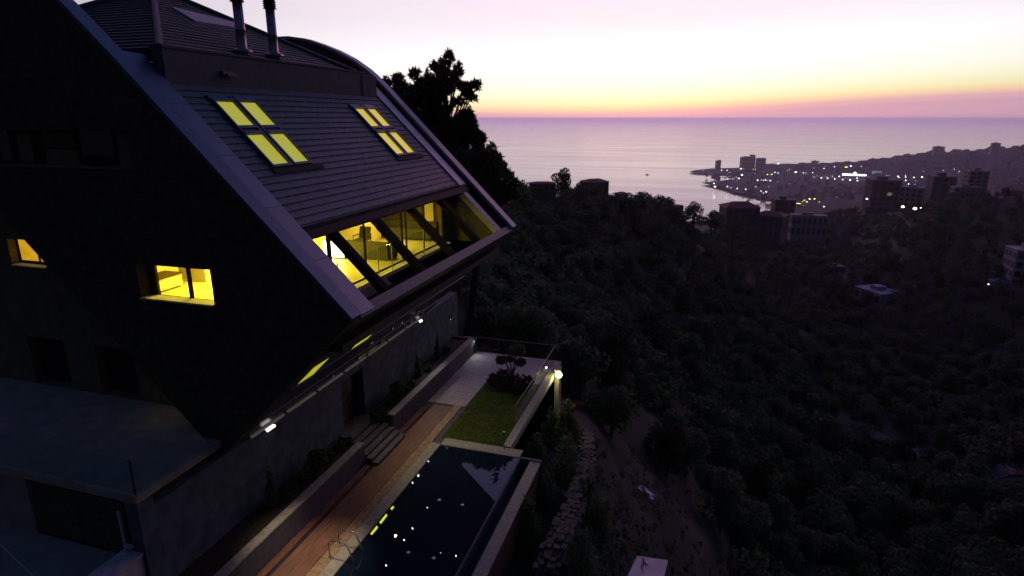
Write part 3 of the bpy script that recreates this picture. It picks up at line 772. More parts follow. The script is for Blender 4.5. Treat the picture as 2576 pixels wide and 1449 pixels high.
# upper unlit window band with stone piers and shutters
mb = MB(); mb.box(ux0, ux1, Y0 + .40, Y0 + .49, uz0, uz1); uw = mb.build('upper_window', 'frame', house)
def ux(u): return onY(u, 360, Y0 + .3)[0]
for a, b, z0, z1, m in ((45, 78, 0, 1, 'backwall'), (110, 190, 0, .45, 'backwall'), (110, 190, .5, 1, 'wood'), (205, 285, .28, 1, 'winD'), (295, 325, 0, 1, 'backwall'), (-40, 25, .1, 1, 'winD')):
    MB().box(ux(a), ux(b), Y0 + .28, Y0 + .40, uz0 + .03 + (uz1 - uz0 - .06) * z0, uz0 + .03 + (uz1 - uz0 - .06) * z1).build('shutter_panel' if m == 'backwall' else 'pane', m, uw)
MB().box(ux0, ux1 + .06, Y0 - .05, Y0 + .279, uz0 - .05, uz0 + .02).build('window_sill', 'backwall', uw)

# underside panels between nose and base, with lit slots
def UP_(x, y, h=0.0): return np.array([x + h * S2, y, x + 3.80 - h * S2])       # h = outwards (down right)
mb = MB()
xs = [-9.75, -11.1, -12.5, -13.9, -15.1]
for a, b in zip(xs[:-1], xs[1:]):
    ys = np.linspace(15.5, 31.25, 8)
    for y0, y1 in zip(ys[:-1], ys[1:]):
        mb.slab([UP_(a - .015, y0 + .015, 0), UP_(a - .015, y1 - .015, 0), UP_(b + .015, y1 - .015, 0), UP_(b + .015, y0 + .015, 0)], (1, 0, -1), .06)
mb.slab([UP_(-9.7, 15.45, -.03), UP_(-9.7, 31.3, -.03), UP_(-15.2, 31.3, -.03), UP_(-15.2, 15.45, -.03)], (1, 0, -1), .1)
mb.build('soffit', 'soffit', house)
mb = MB()
for x in xs[1:-1]: mb.slab([UP_(x - .06, 15.5, .05), UP_(x - .06, 31.2, .05), UP_(x + .06, 31.2, .05), UP_(x + .06, 15.5, .05)], (1, 0, -1), .045)
mb.build('soffit_trim', 'band', house)
for (ya, yb) in ((15.75, 16.75), (19.1, 20.4)):
    for (x0, x1) in ((-12.42, -11.62),):
        f = MB().slab([UP_(x0, ya, .02), UP_(x0, yb, .02), UP_(x1, yb, .02), UP_(x1, ya, .02)], (1, 0, -1), .015).build('soffit_window', 'frame', house)
        MB().slab([UP_(x0 + .06, ya + .06, .03), UP_(x0 + .06, yb - .06, .03), UP_(x1 - .06, yb - .06, .03), UP_(x1 - .06, ya + .06, .03)], (1, 0, -1), .008).build('pane', 'pane_soffit', f)
# shallow lamps and lit slots that face straight down from the underside
for x, y0, y1, m in ((-14.30, 22.58, 23.29, 'slotY'), (-14.30, 23.51, 24.27, 'slotY'), (-14.30, 24.68, 25.02, 'slotY'), (-14.30, 27.18, 27.36, 'slotW'), (-14.30, 27.9, 28.16, 'slotW'), (-14.36, 29.4, 29.62, 'slotW')):
    mb = MB()
    for a, b, c, d in ((x - .075, x - .045, y0 - .03, y1 + .03), (x + .045, x + .075, y0 - .03, y1 + .03), (x - .045, x + .045, y0 - .03, y0 - .002), (x - .045, x + .045, y1 + .002, y1 + .03)):
        mb.slab([UP_(a, c, .09), UP_(a, d, .09), UP_(b, d, .09), UP_(b, c, .09)], (1, 0, -1), .09)
    f = mb.build('soffit_slot', 'soffit', house)
    MB().slab([UP_(x - .044, y0, .015), UP_(x - .044, y1, .015), UP_(x + .044, y1, .015), UP_(x + .044, y0, .015)], (1, 0, -1), .01).build('pane', m, f)
for x, y, r in ((-13.21, 22.04, .06), (-13.21, 23.97, .06), (-13.21, 24.94, .06), (-13.21, 26.8, .055), (-11.77, 25.25, .045), (-11.18, 25.93, .06), (-14.42, 20.76, .05)):
    mb = MB(); C_ = [(math.cos(k * math.pi / 5), math.sin(k * math.pi / 5)) for k in range(10)]
    def pt(c, q, h): return UP_(x + c[0] * q * S2, y + c[1] * q, h)
    for k in range(10):
        c, d = C_[k], C_[(k + 1) % 10]
        mb.hexa([pt(c, r + .005, 0), pt(d, r + .005, 0), pt(d, r + .03, 0), pt(c, r + .03, 0), pt(c, r + .005, .07), pt(d, r + .005, .07), pt(d, r + .03, .07), pt(c, r + .03, .07)])
    f = mb.build('downlight', 'soffit', house)
    MB().prism([pt(c, r, .012) for c in C_], UP_(x, y, .004) - UP_(x, y, .012)).build('lamp_lens', 'lens', f)
# light strip where the underside meets the base wall
ys = np.linspace(16.2, 30.9, 8)
for i, (y0, y1) in enumerate(zip(ys[:-1], ys[1:])):
    MB().box(-15.04, -14.93, y0 + .12, y1 - .12, -11.30, -11.23).build('cove_strip', 'lampdim', house)
for (y0, y1, m) in ((17.0, 17.45, 'lampstrip'), (30.3, 30.6, 'lampstrip')):
    f = MB().box(-15.02, -14.88, y0 - .03, y1 + .03, -11.40, -11.32).build('linear_lamp', 'darkmetal', house)
    MB().box(-14.985, -14.83, y0, y1, -11.39, -11.31).build('diffuser', m, f)

# base building with its door, lower storey behind and terrace
YB0, YB1 = 11.6, 36.6; XW = -15.1
dL = onX(862, 1020, XW)[1]; dR = onX(917, 1000, XW)[1]; dT = -11.75; dB = -14.25
base = thing('base_wall', 'pale grey stone base wall under the tilted house, with a dark double door', 'wall', (-15.3, 24, -15.2))
wall('wall', rect_yz(YB0 + .55, YB1, -17.5, -11.32, XW), [rect_yz(dL, dR, dB, dT, XW)], (-.5, 0, 0), 'basewall', base)
dm = (dL + dR) / 2
mb = MB(); mb.box(XW - .42, XW - .34, dL + .01, dm - .01, dB + .01, dT - .01); mb.build('door', 'wood', base)
mb = MB(); mb.box(XW - .42, XW - .34, dm + .01, dR - .01, dB + .01, dT - .01); d2 = mb.build('door', 'winD', base)
MB().box(XW - .335, XW - .30, dm + .08, dm + .12, -13.5, -12.9).build('handle', 'metal', d2)
terr = thing('terrace', 'dark paved terrace beside the house over a slatted screen', 'terrace', (-20, 13, -10.7))
wall('slab', [(-30, YB0, -10.95), (-15.1, YB0, -10.95), (-15.1, 15.6, -10.95), (-15.1, 17.2, -10.95), (-30, 17.2, -10.95)], [], (0, 0, .25), 'terr', terr)
MB().box(-15.6, -15.101, YB0 + .001, YB0 + .549, -17.5, -10.951).build('corner_pier', 'basewall', terr)
MB().box(-30, -15.61, YB0 + .9, YB0 + 1.1, -14.5, -10.951).build('inner_wall', 'soil', terr)
MB().box(-30, -19.62, YB0 + .0, YB0 + .4, -14.0, -10.951).build('side_wall', 'drive', terr)
scr = thing('slatted_screen', 'dark vertical slat screen closing the opening below the terrace', 'screen', (-17.5, 11.5, -12.9))
for i in range(40):
    x = -19.55 + i * .095
    MB().box(x, x + .05, 11.62, 11.68, -12.85, -11.02).build('slat', 'slat', scr)
MB().box(-19.6, -15.72, 11.66 + .021, 11.72, -11.3, -11.22).build('rail', 'slat', scr); MB().box(-19.6, -15.72, 11.681, 11.72, -12.6, -12.52).build('rail', 'slat', scr)
pl = thing('metal_pole', 'thin pale pole at the right end of the slatted screen', 'pole', (-15.68, 11.45, -12.9))
MB().tube([(-15.68, 11.45, -12.85), (-15.70, 11.45, -11.2)], .04, 8).build('pole', 'pillar', pl); MB().box(-15.72, -15.4, 11.4, 11.5, -12.42, -12.34).build('latch', 'pillar', pl)
# glass balustrade on the terrace edge
gb = thing('terrace_balustrade', 'clear glass balustrade on thin posts along the terrace edge', 'balustrade', (-18, 11.7, -10.7))
for x in (-15.2, -22.2): MB().box(x - .02, x + .02, 11.68, 11.72, -10.7, -9.55).build('post', 'darkmetal', gb)
for a, b in ((-15.23, -18.68), (-18.70, -22.17), (-22.23, -26)): MB().box(b, a, 11.694, 11.706, -10.66, -9.56).build('glass', 'glassrail', gb)
for y0, y1 in ((11.75, 13.3), (13.36, 14.9)): MB().box(-15.206, -15.194, y0, y1, -10.66, -9.56).build('glass', 'glassrail', gb)
# lower storey wall behind the terrace
lw = thing('porch_wall', 'dim stone wall behind the terrace with two dark doorways and an amber window', 'wall', (-22, 16.9, -10.7))
LWY = 16.6
def lx(u, v): return onY(u, v, LWY)
w0 = lx(16, 600); w1 = lx(118, 676)
o1 = lx(66, 845); o1b = lx(160, 860); o2 = lx(236, 868); o2b = lx(332, 880)
wall('wall', [(-30, LWY, -10.69), (-15.6, LWY, -10.69), (-15.6, LWY, -9.8), (-19.5, LWY, -5.6), (-19.5, LWY, -2.5), (-30, LWY, -2.5)],
     [rect_xz(w0[0], w1[0], w1[2], w0[2], LWY), rect_xz(o1[0], o1b[0], -10.66, o1[2], LWY), rect_xz(o2[0], o2b[0], -10.66, o2[2], LWY)], (0, .45, 0), 'backwall', lw)
for a, b in ((o1, o1b), (o2, o2b)): MB().box(a[0] + .01, b[0] - .01, LWY + .35, LWY + .41, -10.65, a[2] - .01).build('door', 'frame', lw)
wy = LWY + .3
a0 = onY(45, 620, wy)[0]; a1 = onY(112, 640, wy)[0]; am = onY(96, 640, wy)[0]
f = MB().box(w0[0], a0, wy, wy + .1, w1[2], w0[2]).box(a0 + .001, w1[0] - .01, wy, wy + .1, w1[2], w1[2] + .16).box(am - .03, am + .03, wy + .001, wy + .09, w1[2] + .161, w0[2] - .01).build('window', 'frame', lw)
for a, b in ((a0, am - .031), (am + .031, w1[0] - .02)): MB().box(a, b, wy + .05, wy + .07, w1[2] + .161, w0[2] - .01).build('pane', 'pane_side', f)
MB().box(w0[0] + .01, w1[0] - .01, LWY - .06, wy - .001, w1[2] + .001, w1[2] + .05).build('sill', 'sill', f)
pls = bpy.data.objects.new('porch_light', bpy.data.lights.new('porch_light', 'POINT')); COL.objects.link(pls)
pls.data.energy = 2.2; pls.data.color = (1.0, .75, .25); pls.data.shadow_soft_size = .1; pls.location = (-18.3, 16.0, -9.5)
ws = bpy.data.objects.new('amber_window_light', bpy.data.lights.new('amber_window_light', 'POINT')); COL.objects.link(ws)
ws.data.energy = 3; ws.data.color = (1.0, .6, .08); ws.data.shadow_soft_size = .1; ws.location = ((a0 + a1) / 2, LWY + .15, w0[2] - .2)

# driveway in front of the screen
dv = MB().box(-30, -15.62, 7.0, 11.6, -14.2, -12.93).build('driveway', 'drive'); struct(dv)
dv = thing('gate_pillar', 'pale square pillar at the end of the driveway, below the thin pole', 'pillar', (-15.5, 11.0, -12.9))
mb = MB(); mb.box(-15.85, -15.2, 9.6, 11.55, -16, -12.70); mb.build('shaft', 'pillar', dv)
MB().box(-15.9, -15.16, 9.55, 11.57, -12.699, -12.63).build('cap', 'pillar', dv)
p0 = onZ(-20, 1350, -12.2); p1 = onZ(92, 1456, -12.6)
rl_ = thing('pipe_rail', 'thin pale pipe rail crossing the bottom left corner', 'rail', p0)
MB().tube([p0, p1], .025, 8).build('pipe', 'pillar', rl_)
for q in (p0 * .35 + p1 * .65, p0 * .75 + p1 * .25): MB().tube([q, (q[0], q[1], -12.95)], .02, 6).build('post', 'pillar', rl_)
a = onZ(296, 1386, -12.93); b = onZ(262, 1396, -12.93); c = onZ(270, 1460, -12.93)
cb = MB().tube([a + [0, 0, .02], (a + b) / 2 + [0, .1, .02], b + [0, 0, .02], (b + c) / 2 + [-.04, 0, .02], c + [0, 0, .02]], .014, 6).build('cable', 'pillar')
tag(cb, 'thin pale cable lying in a curve on the driveway', 'cable')

# ------------------------------------------------------------------ garden level
Z = DECK
LX0, LX1, PY1 = -11.3, -8.0, 24.15          # lawn sides, far pool edge
dk = MB()
dk.box(-15.1, -11.05, 7.5, 36.2, -18.5, Z - .05).box(-11.05, -7.7, PY1 + .002, 36.2, -18.5, Z - .05).build('deck_base', 'planter')
struct(bpy.data.objects['deck_base'])
M['brick'] = mat('red_brick_paving', (.13, .055, .038), .7, noise=.35, nscale=4, bump=.15, stretch=(3, .6, 1))
M['plank'] = mat('deck_plank', (.15, .075, .05), .6, noise=.4, nscale=5, bump=.15, stretch=(6, .25, 1))
M['paving'] = mat('pale_paving', (.25, .22, .24), .75, noise=.2, nscale=5, bump=.1)
M['tan'] = mat('tan_paving', (.22, .15, .09), .75, noise=.3, nscale=5, bump=.1)
mb = MB().box(-13.57, -13.28, 7.5, 27.5, Z - .05, Z); struct(mb.build('path_edge', 'brick'))
mb = MB()
k = 0; x = -13.10
while x < -12.0:
    for y0, y1 in ((7.5, 11 + k % 3), (11 + k % 3, 17 + k % 2), (17 + k % 2, 22.2 + k % 3), (22.2 + k % 3, 28.0)):
        mb.box(x, x + .132, y0 + .004, y1 - .004, Z - .05, Z + random.uniform(-.003, .003))
    x += .14; k += 1
struct(mb.build('wood_deck', 'plank'))
mb = MB().box(-13.27, -13.11, 7.5, 27.5, Z - .05, Z - .02); struct(mb.build('drain_channel', 'darkmetal'))
mb = MB()
for i in range(28):
    y = 7.5 + i * .74
    mb.box(-11.96, -11.52, y + .006, y + .734, Z - .05, Z + .001)
struct(mb.build('path', 'tan'))
mb = MB()
for i in range(9):
    for j in range(4):
        x0, x1 = (-13.57 + j * .565, -13.57 + (j + 1) * .565 - .008)
        y0 = 28.2 + i * .88
        if j < 4: mb.box(x0, x1, y0 + .005, min(36.1, y0 + .875), Z - .05, Z + random.uniform(-.002, .002))
for i in range(4):
    for j in range(5):
        mb.box(LX0 + j * .66, LX0 + (j + 1) * .66 - .008, 32.2 + i * .97, 32.2 + (i + 1) * .97 - .008, Z - .05, Z + random.uniform(-.002, .002))
struct(mb.build('path_paving', 'paving'))
# coping round the pool
mb = MB()
for i in range(26):
    y = 7.5 + i * .642
    mb.box(-11.515, -11.03, y + .004, y + .638, Z - .05, Z + .004)
for j in range(7):
    mb.box(-11.02 + j * .57, -11.02 + (j + 1) * .57 - .006, PY1 - .03, PY1 + .62, Z - .05, Z + .004)
struct(mb.build('pool_coping', 'coping'))
pool = thing('swimming_pool', 'dark still rectangular swimming pool mirroring the house and sky', 'pool', (-9.05, 16, Z - .2))
mb = MB().box(-11.05, -7.05, 7.0, PY1, -17.3, -17.2).box(-11.2, -11.05, 7.0, PY1, -17.3, Z - .051).box(-11.2, -6.0, PY1 + .003, PY1 + .15, -17.3, Z - .051).box(-7.05, -6.97, 7.0, PY1, -17.3, Z - .035)
mb.build('basin', 'pooltile', pool)
M['poolwater'] = water_mat('pool_water', (.006, .012, .026), .012, .9, .05, .02)
M['poolwater'].node_tree.nodes['Principled BSDF'].inputs['IOR'].default_value = 1.6
MB().box(-11.049, -7.052, 7.0, PY1 - .001, Z - .24, Z - .03).build('water', 'poolwater', pool)
MB().box(-6.968, -6.52, 7.0, PY1 - .001, Z - .75, Z - .62).build('overflow_channel', 'poolwater', pool)
MB().box(-6.50, -6.05, 7.0, PY1 - .02, -18.5, Z - .181).build('outer_wall', 'soil', pool); MB().box(-6.52, -6.02, 7.0, PY1 + .0, Z - .18, Z - .12).build('outer_coping', 'coping', pool)
mb = MB()
for y in (15.72, 16.34):
    pts = [(-11.66, y, Z), (-11.66, y, Z + .55), (-11.63, y, Z + .66), (-11.55, y, Z + .72), (-11.1, y, Z + .76), (-11.0, y, Z + .74), (-10.90, y, Z + .62), (-10.72, y, Z + .1), (-10.68, y, Z - .6)]
    mb = MB().tube(pts, .024, 8); 
    if y == 15.72:
        ladder = thing('pool_ladder', 'bent steel pool ladder with two handrails at the pool edge', 'ladder', (-11.3, 16.03, Z))
    mb.build('handrail', 'metal', ladder, True)
    MB().lathe([(.06, 0), (.06, .03), (.03, .05)], (-11.66, y, Z + .021), 12).build('base_flange', 'metal', ladder)
for k in range(3): MB().box(-10.78, -10.70, 15.72, 16.34, Z - .32 - k * .28, Z - .29 - k * .28).build('tread', 'metal', ladder)
# small pale discs floating on the pool
M['inlet'] = mat('disc_white', (.7, .7, .75), .5)
for i, (u, v) in enumerate(((1105, 1258), (1163, 1270), (1027, 1390), (1091, 1404))):
    p = onZ(u, v, Z - .028)
    tag(MB().lathe([(.07, 0), (.07, .012), (.05, .02)], (p[0], p[1], Z - .029), 14).build('floating_disc', 'inlet', None), ['pale round disc floating on the pool nearest the lawn', 'pale round disc floating in the middle of the pool towards the valley', 'pale round disc floating between two bright lights', 'pale round disc floating near the bottom of the photo'][i], 'leaf', 'discs floating on the pool')
# lawn with grass
lw_ = MB().box(LX0 + .05, LX1 - .06, PY1 + .65, 32.19, Z - .06, Z - .01); struct(lw_.build('lawn_ground', 'lawn'))


def quads(name, C, A, B, m, parent=None, tri=False):
    C = np.asarray(C); n = len(C)
    if tri: P = np.stack([C - A, C + A, C + B], 1); k = 3
    else: P = np.stack([C - A - B, C + A - B, C + A + B, C - A + B], 1); k = 4
    me = bpy.data.meshes.new(name); me.vertices.add(n * k); me.vertices.foreach_set('co', P.reshape(-1).astype(np.float32))
    me.loops.add(n * k); me.loops.foreach_set('vertex_index', np.arange(n * k, dtype=np.int32))
    me.polygons.add(n); me.polygons.foreach_set('loop_start', np.arange(0, n * k, k, dtype=np.int32))
    try: me.polygons.foreach_set('loop_total', np.full(n, k, dtype=np.int32))
    except Exception: pass
    me.update(calc_edges=True); me.validate()
    return link(name, me, m, parent)


def rdir(n, flat=0.0):
    d = rng.normal(size=(n, 3)); d[:, 2] *= (1 - flat); return d / np.linalg.norm(d, axis=1, keepdims=True)


ng = 26000
C = np.stack([rng.uniform(LX0 + .06, LX1 - .08, ng), rng.uniform(PY1 + .66, 32.1, ng), np.full(ng, Z - .012)], -1)
ang = rng.uniform(0, 6.28, ng); A = np.stack([np.cos(ang), np.sin(ang), np.zeros(ng)], -1) * .012
B = np.stack([rng.normal(0, .02, ng), rng.normal(0, .02, ng), rng.uniform(.03, .07, ng)], -1)
gr = quads('grass', C, A, B, 'grass', None, True); gr['kind'] = 'stuff'
# right hand kerb wall of the garden and its pier with the lamp
kw = thing('garden_wall', 'low pale stone kerb wall running along the valley side of the lawn', 'wall', (-7.9, 30, Z))
mb = MB()
for i in range(11): mb.box(-8.06, -7.66, PY1 + .65 + i * 1.0, PY1 + 1.645 + i * 1.0, Z - .3, Z + .06)
mb.build('coping', 'coping', kw)
MB().box(-8.0, -7.7, PY1 + .64, 35.7, -19.5, Z - .301).build('wall', 'planter', kw)
pier = MB().box(-7.64, -7.36, 33.9, 34.5, -20, -14.95).box(-7.66, -7.33, 33.87, 34.53, -14.949, -14.90).build('wall_pier', 'coping'); tag(pier, 'pale stone pier at the far garden corner below the bright lamp', 'pier')
gl = thing('garden_lamp', 'bright yellow lamp on the corner pier of the garden, washing the stone below', 'lamp', (-7.35, 33.8, -15.1))
MB().tube([(-7.45, 33.85, -15.0), (-7.36, 33.6, -14.9)], .025, 8).build('arm', 'darkmetal', gl)
MB().lathe([(.03, .16), (.10, .12), (.12, .0)], (-7.34, 33.55, -15.0), 14).build('shade', 'darkmetal', gl)
MB().ball((-7.30, 33.5, -15.02), .19, 14, 8).build('bulb', 'lampY', gl, True)
g2_ = bpy.data.objects.new('garden_lamp_light', bpy.data.lights.new('garden_lamp_light', 'POINT')); COL.objects.link(g2_)
g2_.data.energy = 70; g2_.data.color = (1.0, .88, .42); g2_.data.shadow_soft_size = .12; g2_.location = (-7.28, 33.3, -15.02)
g3 = thing('spike_light', 'small white spot light behind the glass rail beside the bright lamp', 'spotlight', (-8.3, 34.4, Z))
MB().tube([(-8.3, 34.4, Z), (-8.3, 34.4, Z + .12)], .02, 8).build('spike', 'darkmetal', g3)
MB().ball((-8.3, 34.4, Z + .16), .055, 10, 6).build('bulb', 'lampW', g3, True)
# glass rail round the far corner
gr_ = thing('garden_glass_rail', 'clear frameless glass rail round the far corner of the garden', 'railing', (-8.1, 35.6, Z))
ysr = [36.0 - .02, 33.8, 31.5, 29.2, 26.9]
for a, b in zip(ysr[:-1], ysr[1:]): MB().box(-8.105, -8.093, b + .02, a - .02, Z + .02, Z + 1.06).build('glass', 'glassrail', gr_)
MB().box(-8.12, -8.078, 26.9, 35.98, Z + 1.061, Z + 1.085).build('top_rail', 'railtop', gr_)
xsr = [-13.5, -11.7, -9.9, -8.14]
for a, b in zip(xsr[:-1], xsr[1:]): MB().box(a + .02, b - .02, 35.99, 36.002, Z + .02, Z + 1.06).build('glass', 'glassrail', gr_)
MB().box(-13.5, -8.125, 35.98, 36.01, Z + 1.061, Z + 1.08).build('top_rail', 'railtop', gr_)
# planter along the base wall, steps up to the door
S0, S1 = 21.5, 24.3
for i, (ya, yb) in enumerate(((8.0, S0), (S1, 35.6))):
    pn = thing('planter', ['long raised planter along the base wall, on the near side of the steps', 'long raised planter along the base wall, beyond the steps'][i], 'planter', (-14.3, (ya + yb) / 2, Z), 'raised planters along the base wall')
    MB().box(-13.75, -13.575, ya, yb, Z - .05, -14.17).build('front_wall', 'planter', pn)
    mb = MB(); y = ya
    while y < yb - .01:
        y2 = min(yb, y + 1.2); mb.box(-13.90, -13.54, y + .004, y2 - .004, -14.169, -14.09); y = y2
    mb.build('coping', 'coping', pn)
    MB().box(-15.095, -13.755, ya + .002, yb - .002, Z - .05, -14.2).build('soil', 'soil', pn)
    if i: MB().box(-15.09, -13.55, yb + .001, yb + .15, Z - .05, -14.12).build('end_wall', 'planter', pn)
st = thing('stone_steps', 'dark stone steps climbing from the path to the door', 'steps', (-13.8, 23, Z))
for k in range(6):
    x1 = -12.95 - k * .29; x0 = -15.09 if k == 5 else x1 - .29
    MB().box(x0, x1 - .02, S0 + .06 + (0 if k < 3 else .35), S1 - .06, Z - .04, Z + (k + 1) * .158 - .04).build('riser', 'planter', st)
    MB().box(x0, x1, S0 + .03 + (0 if k < 3 else .35), S1 - .03, Z + (k + 1) * .158 - .039, Z + (k + 1) * .158).build('tread', 'steptread', st)
# dark box by the end of the base wall
bx_ = thing('utility_box', 'dark utility cabinet with pale cobbles on top at the end of the base wall', 'cabinet', (-14.2, 35.9, Z))
MB().box(-14.55, -13.65, 35.8, 36.5, Z, Z + .78).build('cabinet', 'darkmetal', bx_); mb = MB().box(-14.6, -13.6, 35.75, 36.55, Z + .781, Z + .83)
mb.build('lid', 'planter', bx_); mb = MB()
for k in range(24): mb.ball((random.uniform(-14.1, -13.65), random.uniform(35.85, 36.45), Z + .85), random.uniform(.03, .06), 6, 4)
mb.build('cobbles', 'paving', bx_)

# lamps that light the garden: wall lamp, soffit lamps, added paving and deck spots
wl_ = thing('wall_lamp', 'tiny white wall lamp high on the far end of the base wall', 'wall lamp', (-15.1, 35.2, -12.7))
MB().box(-15.097, -15.0, 35.1, 35.3, -12.75, -12.6).build('housing', 'darkmetal', wl_); MB().box(-15.05, -15.02, 35.19, 35.22, -12.775, -12.751).build('diffuser', 'lampW', wl_)
def spot(name, loc, tgt, e, col, ang, blend=.6, r=.05):
    l = bpy.data.objects.new(name, bpy.data.lights.new(name, 'SPOT')); COL.objects.link(l)
    l.data.energy = e; l.data.color = col; l.data.spot_size = R(ang); l.data.spot_blend = blend; l.data.shadow_soft_size = r
    l.location = loc; d = Vector(tgt) - Vector(loc); l.rotation_euler = d.to_track_quat('-Z', 'Y').to_euler(); return l
spot('paving_spot', (-13.55, 35.65, -14.25), (-12.75, 34.5, Z), 85, (.97, .95, 1.0), 130, 1.0)  # added spot by the utility box, standing in for the wall lamp
spot('underside_spot', (-11.5, 15.9, -8.0), (-12.2, 15.2, Z), 2000, (1.0, .78, .50), 44, 1.0, .3)  # added spot under the nose with no fixture, clear of the linear lamp
spot('underside_spot', (-14.6, 30.4, -11.6), (-11.6, 28.5, Z), 110, (.95, .86, .9), 110, 1.0)
for y in (22.04, 23.97, 26.8): spot('downlight_light', (-13.21, y, -9.62), (-10.2, y + .8, Z), 220, (1.0, .86, .45), 85, 1.0)
spot('deck_light', (-13.4, 23.5, -10.0), (-11.7, 21.0, Z), 60, (1.0, .80, .55), 120, 1.0)

# ------------------------------------------------------------------ plants
def crown_pts(lobes, n, inner=.55):
    L = np.array(lobes, float); w = (L[:, 3] * L[:, 4] * L[:, 5]) ** .67; idx = rng.choice(len(L), n, p=w / w.sum())
    d = rdir(n); rad = inner + (1 - inner) * rng.random(n) ** .6
    return L[idx, :3] + d * L[idx, 3:6] * rad[:, None] + rng.normal(0, .03, (n, 3)), d


def leafy(name, lobes, n, size, m, parent, elong=1.6, inner=.55, up=0.0):
    C, d = crown_pts(lobes, n, inner)
    a = rdir(n) + d * .5 + np.array([0, 0, up]); a /= np.linalg.norm(a, axis=1, keepdims=True)
    b = np.cross(a, rdir(n)); b /= np.linalg.norm(b, axis=1, keepdims=True)
    s_ = size * rng.uniform(.6, 1.35, n)[:, None]
    return quads(name, C, b * s_ / elong, a * s_ * (2 if elong > 1.9 else 1), m, parent, elong > 1.9)


def blob_lobes(h, w, n, seed, base=.35):
    r = np.random.default_rng(seed); out = []
    for k in range(n):
        t = k / max(1, n - 1); z = h * (base + (1 - base) * t * .86); rr = w * (1 - .55 * abs(t - .35)) * .5
        a = r.uniform(0, 6.28); d = rr * r.uniform(.2, .95); s_ = w * r.uniform(.17, .30)
        out.append((math.cos(a) * d, math.sin(a) * d, z, s_, s_, s_ * r.uniform(.7, 1.0)))
    return out


def trunk(name, h, w, lobes, parent, m='bark'):
    mb = MB(); mb.tube([(0, 0, -1.2), (.05 * w, 0, h * .25), (-.03 * w, .03 * w, h * .6), (0, 0, h * .85)], [.05 * w, .04 * w, .025 * w, .008 * w], 7)
    for l in lobes[::2]:
        mb.tube([(0, 0, h * .3 + .1 * l[2]), (l[0] * .5, l[1] * .5, l[2] * .8), (l[0], l[1], l[2])], [.02 * w, .014 * w, .006 * w], 5)
    return mb.build(name, m, parent)


# planter plants
PP = [(1340, 553, 'r', .42), (797, 1022, 'r', .46), (1620, 372, 'c', .5), (1690, 368, 's', .28), (1490, 515, 'c', .5), (1560, 475, 's', .25), (1440, 585, 's', .25), (1400, 612, 's', .24), (1345, 640, 's', .22), (1300, 700, 's', .28),
      (1245, 755, 's', .30), (1195, 775, 's', .25), (940, 1035, 's', .32), (875, 1105, 's', .3), (790, 1195, 's', .22), (700, 1262, 's', .3), (660, 1292, 's', .26), (500, 1385, 'c', .62), (590, 1345, 's', .24), (1010, 985, 's', .2)]
for i, (cx_, cy_, kind, r) in enumerate(PP):
    p = onX((560 + cx_ * .41399) / 1.118, (850 + cy_ * .41399) / 1.118, -14.35 if kind != 'c' else -14.6); p[2] = -14.2
    if kind == 'r':
        lab = ['round pale green shrub in the planter beyond the steps', 'round pale green shrub in the planter before the steps'][i]
        o = thing('round_shrub', lab, 'shrub', p, 'planter shrubs', local=True)
        lob = [(0, 0, .55, r, r, r * .9), (r * .3, 0, .8, r * .5, r * .5, r * .4)]
        leafy('foliage', lob, 420, .055, 'leaflit', o); MB().tube([(0, 0, -.02), (0, 0, .5)], [.03, .015], 6).build('stem', 'bark', o)
    elif kind == 'c':
        lab = {2: 'small dark cone shaped shrub at the far end of the planter', 4: 'small dark cone shaped shrub right of the round one beyond the steps', 17: 'taller dark cone shaped shrub at the near end of the planter'}[i]
        o = thing('cone_shrub', lab, 'shrub', p, 'planter shrubs', local=True)
        lob = [(0, 0, .15 + k * .2 * r * 2.2, r * .42 * (1 - k / 6.5), r * .42 * (1 - k / 6.5), .18) for k in range(6)]
        leafy('foliage', lob, 380, .05, 'leafdark', o); MB().tube([(0, 0, -.02), (0, 0, .6)], [.03, .01], 6).build('stem', 'bark', o)
    else:
        o = thing('low_plant', 'low dark leafy plant in the row along the planter edge', 'plant', p, 'low plants along the planter edge', local=True)
        lob = [(random.uniform(-.1, .1), random.uniform(-.25, .25), r * .55, r * .8, r, r * .7), (0, random.uniform(-.2, .2), r * .8, r * .4, r * .4, r * .5)]
        leafy('foliage', lob, 240, .05, 'leafdark', o); MB().tube([(0, 0, -.02), (0, .02, r * .6)], [.02, .008], 5).build('stem', 'bark', o)
